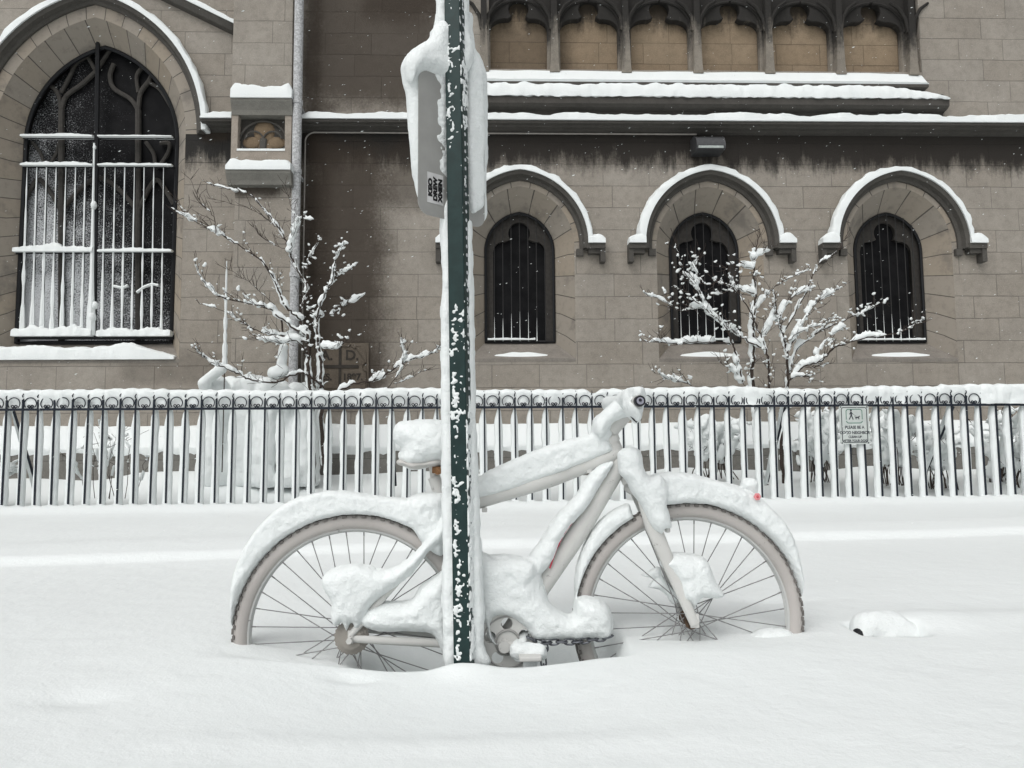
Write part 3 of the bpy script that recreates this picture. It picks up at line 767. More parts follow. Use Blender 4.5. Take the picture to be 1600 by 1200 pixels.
for tx, xx, zz, sz in (('A.', pc-.19, zc_+.17, .2), ('D.', pc+.17, zc_+.17, .2), ('ES.', pc-.19, zc_-.14, .13), ('1897.', pc+.18, zc_-.14, .13)):
    link('lettering', shift(text_mesh(tx, sz, M_CUT, .004, .003), xx, -.012, zz), ps)

# ---- downpipe, conduit, floodlight
dp = root('downspout', WF.M, 'pale rime-covered drainpipe running down beside the stone buttress', 'drainpipe')
xp = bx(462.5, 300, -.38)
t = NT('rimed_pipe'); c = t.coord(); n = t.noise(c, 40, 5, .7)
M_PIPE = t.fin(t.mix(t.ramp(n, .38, .62), (.30, .305, .31), (.55, .56, .57)), .7, t.bump(n, .5, .01))
MB().tube([(xp, -.38, -.2), (xp, -.38, 10.9)], .064, 20).obj('pipe', M_PIPE, dp)
for v in (160, 268, 430):
    z = WF.at(462, v, -.38)[1]; MB().tube([(xp, -.38, z-.03), (xp, -.38, z+.03)], .074, 20).box(xp-.02, xp+.02, -.34, -.002, z-.015, z+.015).obj('bracket', M_PIPE, dp)
M_COND = m_flat('pale_conduit', (.33, .31, .285), .5, .0, .1)
a_ = WF.p3(1088, 204, -.06); zc2 = min(a_[2], zcor-.125); xa = WF.at(474, 400, -.06)[0]
cpts = [(a_[0], -.06, zc2), (xa+.16, -.06, zc2)]+[(xa+.14-.14*math.sin(t), -.06, zc2-.14+.14*math.cos(t)) for t in np.linspace(.1, math.pi/2, 8)]+[(xa, -.06, 1.3)]
o = MB().tube(cpts, .012, 8).obj('conduit', M_COND, None); o.matrix_world = WF.M
tag(o, 'thin pale electrical conduit running under the cornice and bending down beside the drainpipe', 'conduit')
fl = root('floodlight', WF.M, 'dark box floodlight mounted on the wall under the cornice', 'wall light')
f0 = WF.at(1087, 208, -.3); f1 = WF.at(1133, 233, -.3); dpt = .3
prof = [(-.02, f0[1]), (-.12, f0[1]+.0), (-.22, f0[1]-.02), (-.29, f0[1]-.07), (-.32, f0[1]-.14), (-.33, f1[1]+.055), (-.33, f1[1]+.02), (-.02, f1[1]+.02)]
MB().sweepx(prof, f0[0], f1[0]).box(f0[0], f1[0], -.335, -.02, f1[1]-.005, f1[1]+.019).obj('housing', m_flat('floodlight_grey', (.07, .072, .075), .4, .3), fl, smooth=False, bevel=.006)
MB().box(f0[0]+.025, f1[0]-.035, -.345, -.331, f1[1]+.002, f1[1]+.035).obj('lens', m_flat('lens', (.42, .46, .44), .3), fl, smooth=False)
MB().box((f0[0]+f1[0])/2-.05, (f0[0]+f1[0])/2+.05, -.05, -.002, f0[1]-.1, f0[1]+.03).obj('bracket', M_BLACK, fl, smooth=False)

# ================================================================ GROUND
def sstep(a, b, x): t = np.clip((x-a)/(b-a), 0, 1); return t*t*(3-2*t)
def ground_h(x, y):
    x = np.asarray(x, float); y = np.asarray(y, float)
    yb = 2.25+.05*x
    h = .435+.02*np.exp(-((x+.9)/.35)**2)*np.exp(-((y-2.1)/.5)**2)
    h = h+.012*vnoise(x, y, 0*x, 1.3, 2)+.005*vnoise(x, y, 0*x, .35, 5)+.0015*vnoise(x, y, 0*x, .06, 6)
    # gutter drop then the rise onto the pavement
    ye = 4.30+.165*x+.05*vnoise(x, 0*x, 0*x, .9, 7)
    h = h-.03*sstep(ye-1.7, ye-.08, y)+.036*sstep(ye-.07, ye+.02, y)*(1+.15*vnoise(x, 0*x, 0*x, .5, 9))
    h = h+.03*np.exp(-((y-ye-.35)/.35)**2)
    h = h-.075*sstep(5.2, 7.4, y)
    h = h+.05*np.exp(-((y-(8.1+.045*x)+.25)/.28)**2)
    # small heaps at each fence bar
    fx = x*math.cos(FF.a)+(y-8.1)*math.sin(FF.a)
    ph = (fx-FENCE_X0)/PITCHF
    h = h+.028*np.exp(-((y-(8.1+.045*x))/.09)**2)*(.5+.5*np.cos(2*np.pi*ph))
    h = h+.26*sstep(8.5, 10.1, y)+.10*vnoise(x, y, 0*x, .9, 3)*sstep(8.4, 9.2, y)
    # hollow melted and blown out round the bicycle
    hx = sstep(-.50, -.24, x)*sstep(.34, .20, x)
    hy = sstep(yb-.20, yb-.13, y)*sstep(yb+.42, yb+.10, y)
    h = h-.30*hx*hy
    hx2 = sstep(-.92, -.45, x)*sstep(.0, -.3, x); h = h-.055*hx2*sstep(yb-.20, yb-.10, y)*sstep(yb+.5, yb+.15, y)
    # sloping lip in front of the bicycle, lower towards the post
    h = h-.035*np.exp(-((x+.13)/.33)**2)*sstep(2.45, 2.1, y)*sstep(1.4, 1.9, y)
    h = h-.02*np.exp(-((x-.55)/.25)**2)*np.exp(-((y-2.25)/.12)**2)
    # heap at the foot of the post
    px, py = -.135, 2.07
    h = h+.035*np.exp(-(((x-px)/.09)**2+((y-py)/.08)**2))
    # hole beside the buried lump
    h = h-.16*np.exp(-(((x-1.075)/.04)**4+((y-2.285)/.06)**4))-.10*np.exp(-(((x-1.16)/.05)**4+((y-2.26)/.05)**4))
    h = h+.028*np.exp(-(((x-1.30)/.16)**2+((y-2.36)/.11)**2))+.015*np.exp(-(((x-1.6)/.3)**2+((y-2.42)/.10)**2))
    # faint dimples in the foreground
    for (dx, dy, r, a) in ((-.42, 1.95, .035, .012), (-.98, 1.72, .05, .012), (.95, 2.75, .09, .014), (-.25, 1.55, .35, .012)):
        h = h-a*np.exp(-(((x-dx)/(r*1.8))**2+((y-dy)/r)**2))
    h = h+.008*np.exp(-(((x+.1)/.6)**2+((y-1.5)/.06)**2))
    return h
PITCHF = .1695; FENCE_X0 = FF.at(684.5, 700)[0]
gx = np.unique(np.concatenate([-1.9-np.geomspace(.02, 38, 60), np.arange(-1.9, 1.9, .0125), 1.9+np.geomspace(.02, 38, 60)]))
gy = np.unique(np.concatenate([1.1-np.geomspace(.02, 30, 40), np.arange(1.1, 3.0, .0125), 3.0+np.cumsum(np.linspace(.014, .04, 80)), np.arange(5.2, 7.85, .04), np.arange(7.85, 8.6, .02), np.arange(8.6, 11, .06), 11+np.geomspace(.1, 40, 24)]))
fxs = np.unique(np.concatenate([gx[(gx < -6.5) | (gx > 6.5)], gx]))
def ground(name, gx, gy, mat):
    X, Y = np.meshgrid(gx, gy, indexing='ij'); Z = ground_h(X, Y); n, m = X.shape
    V = np.stack([X, Y, Z], -1).reshape(-1, 3); I = np.arange(n*m).reshape(n, m)
    Q = np.stack([I[:-1, :-1], I[1:, :-1], I[1:, 1:], I[:-1, 1:]], -1).reshape(-1, 4)
    me = bpy.data.meshes.new(name); me.vertices.add(len(V)); me.vertices.foreach_set('co', V.ravel())
    me.loops.add(Q.size); me.loops.foreach_set('vertex_index', Q.ravel().astype(np.int32)); me.polygons.add(len(Q))
    me.polygons.foreach_set('loop_start', np.arange(len(Q), dtype=np.int32)*4); me.polygons.foreach_set('use_smooth', np.ones(len(Q), bool)); me.materials.append(mat); me.update(); me.validate()
    o = link(name, me); o['kind'] = 'structure'; return o
# far strips need finer columns along the fence: one sheet, columns refined everywhere in view
gx = np.unique(np.concatenate([gx, np.arange(-7.5, -1.9, .035), np.arange(1.9, 7.5, .035)]))
gobj = ground('snow_ground', gx, gy, M_GSNOW)

# ================================================================ FENCE
fence = root('iron_fence', FF.M, 'dark wrought iron fence with scrolls under a long cap of snow', 'fence')
zrail = WF.at(800, 600, 0)[1]; zrail = FF.at(800, 636)[1]; zfin = FF.at(800, 611)[1]
NB = 96; i0 = -50
xL = FENCE_X0+(i0-.5)*PITCHF; xR = FENCE_X0+(i0+NB-.5)*PITCHF
MB().box(xL, xR, -.012, .012, zrail-.014, zrail+.010).obj('rail', M_IRON, fence, smooth=False)
MB().box(xL, xR, -.012, .012, .14, .16).obj('rail', M_IRON, fence, smooth=False)
def picket(var):
    mb = MB(); mb.box(-.0078, .0078, -.0078, .0078, .05, zrail+.10)
    P = []; 
    for k in range(14):
        t = k/13; P.append((.0045*math.sin(t*9+var), .004-.012*math.cos(t*9+var)-.006, zrail+.09+t*.085))
    mb.tube(P, [.008-.004*k/13 for k in range(14)], 6)
    return mb.mesh('picket', M_IRON)
def crust(seed):
    rg = random.Random(seed); mb = MB(); vs = []; K = 46; S = 10; z0, z1 = .25, zrail-.012
    top = rg.uniform(.02, .07)
    for k in range(K+1):
        z = z1+(z0-z1)*k/K; dz = z1-z
        wL = (.014+.037*min(1, dz/(.10+top))**.7)*(1+.14*nz(z*9, seed*3.3))+.006*max(0, nz(z*30, seed*1.7))
        wR = (.008+.024*min(1, dz/(.16+top*.5))**.7)*(1+.14*nz(z*8, seed*5.1))
        dp = .075+.015*nz(z*6, seed)
        for j in range(S):
            a = 2*math.pi*j/S; cx = math.cos(a); sx = math.sin(a)
            vs.append(((wR if cx > 0 else wL)*math.copysign(abs(cx)**.8, cx), .008+dp/2+dp/2*sx, z))
    fs = [(k*S+j, (k+1)*S+j, (k+1)*S+(j+1) % S, k*S+(j+1) % S) for k in range(K) for j in range(S)]+[tuple(range(S))]
    mb.add(vs, [f[::-1] for f in fs]); return mb.mesh('snow_crust', M_SNOW)
def scroll(var):
    mb = MB(); r = .062; zc = zrail+.062
    mb.torus((PITCHF/2, -.013, zc), r, .0055, n=28, seg=6, a0=-.75, a1=math.pi+.75)
    for sg in (-1, 1):
        P = []
        for k in range(22):
            t = k/21; a = (math.pi*1.5+t*7.2)*1; rr = .020*(1-t*.72)
            P.append((PITCHF/2+sg*(.020+rr*math.cos(a)*-1), -.006, zrail+.030+rr*math.sin(a)))
        mb.tube(P, .0055, 6)
    return mb.mesh('scroll', M_IRON)
pk = [picket(v) for v in (0, .9, 2)]; cr = [crust(k) for k in range(9)]; scm = scroll(0)
for i in range(NB):
    x = FENCE_X0+(i0+i)*PITCHF; rg = random.Random(i*13+1)
    p_ = link('picket', pk[i % 3], fence); p_.location = (x, 0, 0); p_.rotation_euler[1] = rg.uniform(-.009, .009)
    c_ = link('snow_crust', cr[rg.randrange(9)], p_); c_.rotation_euler[2] = rg.uniform(-.12, .12)
    c_.scale = (rg.uniform(.9, 1.15), rg.uniform(.85, 1.2), 1)
    link('scroll', scm, fence).location = (x, 0, 0)
# snow heaped over the scrolls
K = int((xR-xL)/.022); vs = []; nprof = 12
xdip = FF.at(928, 608)[0]; xcov = FF.at(1528, 620)[0]
for k in range(K+1):
    x = xL+(xR-xL)*k/K; ph = (x-FENCE_X0)/PITCHF; bay = .5-.5*math.cos(2*math.pi*ph)
    top = zfin+.022+.010*bay+.018*nz(x, 0, 0, 1.1)+.007*nz(x, 3, 3, .13)-.04*math.exp(-((x-xdip)/.07)**2)+(.02 if x > xcov-.4 else 0)
    notch = math.exp(-((((ph+.5) % 1)-.5)*PITCHF/.016)**2)
    fr = -.008+.008*notch-.045*max(0, nz(x, 9, 9, .45)-.25)-.035*sstep(xcov-.1, xcov+.15, x)
    cov = .03*sstep(xcov-.1, xcov+.15, x)
    inner = .010*(1+2.6*nz(x, 7, 7, .11))-cov*.6
    pr = [(fr+.012+inner*.6, zrail+.012), (fr+.012+inner, zrail+.04), (fr+.010+inner*.8, zrail+.075), (fr+.0, zrail+.125), (fr-.010*bay, zrail+.15), (fr-.006*bay, top-.03), (fr+.02, top-.004), (.055, top+.004), (.11, top-.008), (.15, top-.05), (.155, zrail+.04), (.13, zrail+.005)]
    vs += [(x+.004*nz(x, y, z, .05), y+(.010*nz(x, y, z, .04, 2) if j > 0 else 0), z+.006*nz(x, y, z, .05, 4)) for j, (y, z) in enumerate(pr)]
fs = [(k*nprof+j, k*nprof+(j+1) % nprof, (k+1)*nprof+(j+1) % nprof, (k+1)*nprof+j) for k in range(K) for j in range(nprof)]
MB().add(vs, fs).obj('snow_cap', M_SNOW, fence)
# raking back stays with plates of snow
for (ut, ub, vb) in ((20, 28, 765), (613, 600, 770), (1492, 1476, 735), (1228, 1233, 770)):
    a_ = FF.at(ut, 642)[0]; 
    br = MB().tube([(a_, .02, zrail-.02), (a_-.02-.06*(ut > 1400), .55, .55)], .013, 6).obj('brace', M_IRON, fence)
    vs = []
    for k in range(16):
        t = k/15; x = a_-.02*t-.06*t*(ut > 1400); y = .03+.5*t; z = zrail-.03+(.55-zrail)*t
        wv = .05+.012*nz(t*5, ut)
        vs += [(x-wv, y+.01, z+.02), (x-.015, y-.01, z+.05+.02*t), (x-.01, y+.01, z+.0), (x-wv*.8, y+.06, z-.01)]
    MB().add(vs, [(k*4+j, (k+1)*4+j, (k+1)*4+(j+1) % 4, k*4+(j+1) % 4) for k in range(15) for j in range(4)]+[(0, 1, 2, 3)]).obj('snow_crust', M_SNOW, br)

# ---- notice on the fence
sg = root('notice_sign', FF.M, 'small rectangular dog notice fixed to the fence bars below the top rail', 'sign')
s0 = FF.at(1313, 694, -.02); s1 = FF.at(1357, 634, -.02); sx0, sx1, sz0, sz1 = s0[0], s1[0], s0[1], s1[1]
scx = (sx0+sx1)/2; SW = sx1-sx0; SH = sz1-sz0
def rr(cx, cz, w_, h_, r, k=5):
    out = []
    for (qx, qz, a0) in ((1, 1, 0), (-1, 1, 90), (-1, -1, 180), (1, -1, 270)):
        for j in range(k+1): a = R(a0+90*j/k); out.append((cx+qx*(w_/2-r)+r*math.cos(a), cz+qz*(h_/2-r)+r*math.sin(a)))
    return out
M_SIGN = m_flat('sign_face', (.52, .56, .54), .5, 0, .06, 8); M_INK = m_flat('sign_ink', (.045, .05, .06), .5); M_GRN = m_flat('sign_green', (.12, .24, .19), .5)
scz = (sz0+sz1)/2
me = fill2d(rr(scx, scz, SW, SH, .02), [], .0015); shift(me, 0, -.02, 0); me.materials.clear(); me.materials.append(M_SIGN); link('plate', me, sg)
me = fill2d(rr(scx, scz, SW*.87, SH*.93, .03), [rr(scx, scz, SW*.82, SH*.895, .022)], .0005); shift(me, 0, -.0226, 0); me.materials.clear(); me.materials.append(M_INK); link('border', me, sg)
pw, pcz = SW*.56, scz+SH*.23
me = fill2d(rr(scx, pcz, pw, SH*.38, .03), [rr(scx, pcz, pw-.018, SH*.38-.018, .022)], .0005); shift(me, 0, -.0226, 0); me.materials.clear(); me.materials.append(M_GRN); link('picture_frame', me, sg)
MB().box(scx-pw/2-.01, scx+pw/2+.01, -.0236, -.0232, pcz-SH*.125, pcz-SH*.09).obj('band', M_SIGN, sg, smooth=False)
fg = MB(); hx, hz_ = scx-.035, pcz+.03
def seg2(a, b, w0): fg.tube([(a[0], -.0235, a[1]), (b[0], -.0235, b[1])], w0, 5, flat=.15, flatdir=(0, 1, 0))
fg.ball((hx, -.0235, hz_+.035), .011, 8, 5, (1, .1, 1))
seg2((hx, hz_+.02), (hx+.002, hz_-.022), .010); seg2((hx, hz_-.02), (hx-.022, hz_-.068), .006); seg2((hx+.004, hz_-.02), (hx+.022, hz_-.068), .006)
seg2((hx, hz_+.012), (hx-.02, hz_-.01), .004); seg2((hx+.002, hz_+.012), (hx+.022, hz_-.008), .004); seg2((hx+.022, hz_-.008), (hx+.058, hz_-.03), .0015)
seg2((hx+.05, hz_-.045), (hx+.085, hz_-.043), .007); seg2((hx+.085, hz_-.04), (hx+.098, hz_-.028), .006); seg2((hx+.05, hz_-.045), (hx+.04, hz_-.03), .0025)
for q_ in (.05, .058, .08, .088): seg2((hx+q_, hz_-.045), (hx+q_+.002, hz_-.066), .0028)
fg.obj('pictogram', M_INK, sg)
for tx, dz_, sz_, sx_ in (('PLEASE BE A', -.065, .046, .88), ('GOOD NEIGHBOR', -.205, .046, .88), ('CLEAN UP', -.315, .036, .9), ('AFTER YOUR DOG', -.415, .036, .9)):
    link('lettering', shift(text_mesh(tx, sz_, M_INK, .0012, .0004, sx_), scx, -.0224, scz+SH*dz_), sg)
for bx_, bz_ in ((-.43, .47), (.43, .47), (-.43, -.47), (.43, -.47)): MB().ball((scx+SW*bx_*1.02, -.024, scz+SH*bz_), .008, 8, 5, (1, .5, 1)).obj('bolt', M_IRON, sg)

# ================================================================ POST AND ITS SIGN
PF = Frame(2.08, 0.0)
pb = PF.p3(726.5, 1060); pt = PF.p3(710, -60)
pb = (pb[0], 0, .25); dxp = (pt[0]-PF.at(727, 1040)[0])/(pt[2]-PF.at(727, 1040)[1])
base = Vector(PF.world((PF.at(727, 1040)[0], 0, 0))); zb0 = PF.at(727, 1040)[1]
base.x -= dxp*zb0
TH = R(20)
PM = Matrix.Translation(base) @ Matrix.Rotation(math.atan(dxp), 4, 'Y') @ Matrix.Rotation(-TH, 4, 'Z')
post = root('sign_post', PM, 'dark green square perforated steel post with patches of stuck snow', 'post')
t = NT('green_paint'); c = t.coord(); n = t.noise(c, 30, 4); M_GREEN = t.fin(t.mix(t.ramp(n, .35, .65), (.008, .024, .023), (.011, .031, .030)), .42, t.bump(t.noise(c, 90, 3), .15, .002))
hs2 = .0245; H0, H1 = .15, 2.75
MB().box(-hs2, hs2, -hs2, hs2, H0, H1).obj('tube', M_GREEN, post, smooth=False, bevel=.003)
hm = MB()
z = H0+.02
k = 0
M_HOLE = m_flat('snow_in_hole', (.62, .64, .66), .8)
hm = MB(); hm2 = MB()
while z < H1-.02:
    hm.prism([(.0055*math.cos(a), .0055*math.sin(a)+z) for a in np.linspace(0, 2*math.pi, 9)[:-1]], -.0006, .0006)
    z += .0254
me = hm.mesh('hole', M_HOLE); me.transform(Matrix.Rotation(R(90), 4, 'Z')); shift(me, hs2+.0002, 0, 0)
tag(link('hole', me, post), None, None, None, 'stuff')
# crusts of snow stuck to the two faces we see
def crustvol(lo, hi, fn, name, par, h=.0022):
    V = Vol(lo, hi, h); X, Y, Z = np.meshgrid(*[V.lo[i]+V.h*np.arange(V.n[i]) for i in range(3)], indexing='ij')
    V.F = fn(X, Y, Z).astype(np.float32); o = V.obj(name, M_SNOW, par); o['kind'] = 'stuff'; return o
def f_front(X, Y, Z):
    n1 = vnoise(X, Y*0, Z, .013, 1)*.6+vnoise(X, Y*0, Z, .0055, 2)*.9+vnoise(X, 0*Y, Z, .07, 4)*.6
    zone = np.exp(-((X+.007)/.009)**2)
    zz = sstep(1.47, 1.25, Z)*.85+sstep(1.80, 1.9, Z)*.6
    thk = (n1*.75+zone*.42*zz-.42+.10*sstep(.95, .5, Z)-.35*sstep(1.3, 1.5, Z)*sstep(1.9, 1.7, Z))*.010
    thk = np.minimum(thk, .0045)
    return np.minimum(thk-(-hs2-Y), Y+hs2+.012)
crustvol((-.024, -hs2-.010, .42), (.0225, -hs2+.003, 2.3), f_front, 'snow_crust', post)
def f_right(X, Y, Z):
    n1 = vnoise(X*0, Y, Z, .02, 6)*.5+vnoise(0*X, Y, Z, .008, 7)*.35
    zz = sstep(1.16, 1.02, Z)*1.0+sstep(1.86, 1.93, Z)*.45
    thk = np.minimum((n1*1.1+zz*.62-.42)*.010, .005)
    return np.minimum(thk-(X-hs2), hs2+.012-X)
crustvol((hs2-.003, -.024, .42), (hs2+.010, .024, 2.3), f_right, 'snow_crust', post)

# plates of wind-packed snow behind the post (front-facing frame through the post)
SF = Frame(2.085, 0)
def pxpoly(fr, pts, d=0.0, sm=3): return smoothpoly([fr.at(u, v, d) for u, v in pts], sm)
IPM = PM.inverted()
V = Vol((-.35, -.08, .35), (.05, .14, 2.45), .005)
V.pillow(pxpoly(SF, [(688, 330), (687, 345), (690, 420), (689, 500), (688, 600), (690, 680), (689, 780), (692, 860), (690, 930), (692, 1000), (697, 1050), (730, 1050), (725, 700), (715, 330)], .02), .02, .028, .02)
V.pillow(pxpoly(SF, [(733, 345), (738, 360), (740, 450), (742, 520), (744, 650), (748, 760), (752, 860), (757, 960), (756, 1005), (768, 1035), (740, 1050), (725, 1040), (722, 700), (715, 345)], .02), .02, .026, .02)
V.pillow(pxpoly(SF, [(680, -60), (681, 0), (680, 25), (677, 45), (671, 60), (700, 110), (720, 110), (725, -60)], .02), .025, .03, .02)
V.pillow(pxpoly(SF, [(715, -60), (731, -60), (732, 0), (733, 30), (736, 55), (741, 80), (730, 110), (715, 110)], .02), .025, .03, .02)
V.noise(.004, .03); V.noise(.003, .1, 3); V.noise(.0015, .012, 5)
me = V.mesh('wind_packed_snow', M_SNOW); me.transform(IPM @ SF.M); link('wind_packed_snow', me, post)

# oblique sign plate
Yl, Yr = 2.02, 2.18
pl = ray(654, 330); pl = CO+pl*Yl/pl[1]; pr_ = ray(757, 350); pr_ = CO+pr_*Yr/pr_[1]
mm = (pr_[1]-pl[1])/(pr_[0]-pl[0]); GF = Frame(pl[1]-mm*pl[0], mm)
GF.O = GF.O+GF.Y*.0; 
gl, gb = GF.at(653, 332); gr_, gt = GF.at(757, 352)[0], GF.at(655, 106)[1]
cxg = (gl+gr_)/2; czg = (gb+gt)/2; gw = gr_-gl; gh = gt-gb
GR = Matrix.Translation(Vector(GF.world((cxg, 0, 0)))) @ Matrix.Rotation(GF.a, 4, 'Z')
gs = root('street_sign', GR, 'grey back of a rounded street sign on the green post, packed in snow', 'sign')
offx = cxg
M_ALU = m_flat('sign_aluminium', (.36, .36, .345), .55, .25, .06, 10)
me = fill2d(rr(0, czg, gw, gh, .035, 7), [], .0012); me.materials.clear(); me.materials.append(M_ALU); link('plate', me, gs)
# sticker on the back of the plate
tl = GF.at(667, 268); bR = GF.at(692, 322); stx = (tl[0]+bR[0])/2-offx+.0; stz = (tl[1]+bR[1])/2; sw = bR[0]-tl[0]; sh = tl[1]-bR[1]
stk = MB().box(-sw/2, sw/2, -.0022, -.0016, -sh/2, sh/2).obj('sticker', m_flat('sticker_white', (.60, .60, .60), .5), gs, smooth=False)
stk.location = (stx, 0, stz)
M_TX = m_flat('sticker_ink', (.012, .012, .012), .5)
for j, tx in enumerate(('KEO', 'DREW', 'XMEN')):
    me = text_mesh(tx, .034, M_TX, .0026, .0002, 1.0)
    xs2 = [v.co.x for v in me.vertices]; wdt = max(xs2)-min(xs2); zs2 = [v.co.z for v in me.vertices]; hgt = max(zs2)-min(zs2)
    target = sh*(.60 if j == 0 else .80); me.transform(Matrix.Diagonal((target/wdt, 1, (sw*.27)/hgt, 1)))
    me.transform(Matrix.Rotation(R(-90), 4, 'Y'))
    shift(me, (-sw*.31+j*sw*.31), -.0027, (-.0 if j == 0 else -.002)); link('lettering', me, stk)
def gp(pts, d=0.0): return [(x-offx, z) for x, z in [GF.at(u, v, d) for u, v in pts]]
V = Vol((-.32, -.10, gb-.08), (.32, .16, gt+.32), .005)
V.pillow(smoothpoly(gp([(690, 20), (680, 45), (668, 62), (650, 71), (638, 84), (631, 100), (633, 125), (640, 150), (642, 200), (646, 240), (652, 280), (658, 310), (666, 328), (700, 338), (735, 340), (757, 345), (758, 300), (760, 220), (759, 150), (754, 105), (746, 84), (741, 78), (738, 55), (733, 20)], .035)), .040, .038, .04)
V.pillow(smoothpoly(gp([(690, 30), (676, 60), (650, 74), (640, 95), (648, 125), (655, 112), (664, 108), (680, 109), (697, 122), (705, 150), (720, 110), (710, 40)], -.01)), .01, .032, .03)
V.pillow(smoothpoly(gp([(734, 60), (742, 76), (750, 95), (756, 130), (758, 200), (757, 260), (758, 300), (757, 322), (748, 330), (736, 324), (728, 200)], -.01)), -.004, .016, .02)
V.noise(.005, .05, 2); V.noise(.002, .015, 4)
V.obj('packed_snow', M_SNOW, gs)
# thin rime on the plate beside the post
def f_rime(X, Y, Z):
    q = sstep(-.075, -.03, X)*sstep(.03, .0, X)
    n1 = vnoise(X*1.0+Z*.5, 0*Y, Z, .03, 1)*.6+vnoise(X, 0*Y, Z, .01, 2)*.4
    thk = np.minimum((q*.95*(.4+.6*sstep(gb+.02, gt, Z))+n1*.6-.52)*.01, .004)
    return np.minimum(thk-(-.0012-Y), Y+.015)
crustvol((-.115, -.012, gb+.06), (.03, .002, gt), f_rime, 'rime', gs)

# ================================================================ BICYCLE
bike = root('bicycle', BF.M, 'white painted bicycle standing buried to its hubs in snow behind the green post', 'bicycle')
def m_white(name, col, chip=.1):
    t = NT(name); c = t.coord(); n = t.noise(c, 25, 6, .7); g = t.noise(c, 5, 3)
    col1 = t.mix(t.ramp(g, .3, .7), tuple(x*.86 for x in col), col)
    return t.fin(t.mix(t.math('MULTIPLY', t.ramp(n, .64, .72), .8*chip/.1), col1, tuple(x*.3 for x in col)), .55, t.bump(t.noise(c, 160, 3), .2, .002))
M_FRAME = m_white('white_frame_paint', (.60, .60, .58)); M_TYRE = m_white('painted_tyre', (.46, .435, .415), .14); M_RIM = m_white('painted_rim', (.50, .51, .50))
M_SPOKE = m_flat('spoke_grey', (.27, .27, .27), .4, .3); M_RUST = m_flat('rusty_steel', (.13, .085, .055), .7, .3, .3, 60); M_KNOB = m_flat('tyre_knob', (.16, .15, .14), .8)
M_CHAIN = m_flat('chain_steel', (.16, .17, .19), .45, .6, .2, 80)
RW = .349
hubR = BF.at(553, 990); hubF = BF.at(1076, 968)
def wheel(hub, rust, yc):
    mb = MB(); mb.tube([(0, -.05, 0), (0, -.035, 0), (0, -.033, 0), (0, .033, 0), (0, .035, 0), (0, .05, 0)], [.010, .010, .017, .017, .010, .010], 14)
    for y in (-.032, .032): mb.tube([(0, y-.002, 0), (0, y+.002, 0)], .021, 20)
    wh = mb.obj('wheel', M_RUST if rust else M_SPOKE, bike); wh.location = (hub[0], 0, hub[1])
    # tyre with a knobbly tread
    tm = MB(); tm.torus((0, 0, 0), RW-.024, .0225, n=96, seg=14, sy=1.05); ty = tm.obj('tyre', M_TYRE, wh)
    kn = MB()
    for i in range(76):
        for j, (ph, ln) in enumerate(((-.8, .006), (-.25, .008), (.3, .008), (.85, .006))):
            a = 2*math.pi*(i+.5*(j % 2))/76; r = RW-.024+.0235*math.cos(ph); y = .0245*math.sin(ph)*1.0
            ca, sa = math.cos(a), math.sin(a)
            def P(dr, dt, dy): return ((r+dr)*ca-dt*sa, y+dy, (r+dr)*sa+dt*ca)
            vs = [P(dr, dt, dy) for dr in (-.003, .0035) for dt in (-ln, ln) for dy in (-.0045, .0045)]
            kn.add(vs, [(0, 1, 3, 2), (4, 6, 7, 5), (0, 4, 5, 1), (2, 3, 7, 6), (0, 2, 6, 4), (1, 5, 7, 3)])
    o = kn.obj('tread', m_white('tread_paint', (.17, .16, .15), .2), wh, smooth=False); tag(o, None, None, None, 'stuff')
    rm = MB(); prof = [(-.011, RW-.048), (-.0125, RW-.034), (-.0105, RW-.030), (.0105, RW-.030), (.0125, RW-.034), (.011, RW-.048), (0, RW-.054)]
    n = 96; vs = [(r*math.cos(2*math.pi*i/n), y, r*math.sin(2*math.pi*i/n)) for i in range(n) for y, r in prof]; m = len(prof)
    rm.add(vs, [(i*m+k, ((i+1) % n)*m+k, ((i+1) % n)*m+(k+1) % m, i*m+(k+1) % m) for i in range(n) for k in range(m)]); rm.obj('rim', M_RIM, wh)
    sp = {}
    for i in range(36):
        side = -1 if i % 2 else 1; lead = 1 if (i//2) % 2 else -1
        a = 2*math.pi*(i+.5)/36; ah = a+lead*1.15
        a_ = (.026*math.cos(ah), side*.032, .026*math.sin(ah)); b_ = ((RW-.052)*math.cos(a), side*.003, (RW-.052)*math.sin(a))
        MB().tube([a_, b_], .0016, 5).tube([tuple(b_[q]*.955+a_[q]*.045 for q in range(3)), b_], .0022, 5).obj('spoke', M_SPOKE, wh)
    return wh
wr = wheel(hubR, False, 0); wf = wheel(hubF, True, 0)
def bp(u, v, d=0.0): return BF.p3(u, v, d)
fr = MB()
bb = bp(786, 1004)
ht0 = bp(953, 683); ht1 = bp(985, 752)
MB().tube([ht0, ht1], .022, 20).tube([ht0, tuple(ht0[i]*.88+ht1[i]*.12 for i in range(3))], .026, 20).tube([tuple(ht0[i]*.14+ht1[i]*.86 for i in range(3)), ht1], .026, 20).obj('head_tube', M_FRAME, bike)
sc_ = bp(684, 762)
MB().tube([bp(966, 707), bp(860, 748), bp(752, 780), bp(690, 800)], [.024, .026, .026, .024], 20).obj('top_tube', M_FRAME, bike)
MB().tube([bp(970, 722), bp(905, 830), bb], [.027, .030, .028], 20).obj('down_tube', M_FRAME, bike)
MB().tube([bp(678, 745), bp(700, 810), bb], .019, 16).obj('seat_tube', M_FRAME, bike)
MB().tube([(bb[0], -.045, bb[2]), (bb[0], .045, bb[2])], .026, 20).obj('bottom_bracket', M_FRAME, bike)
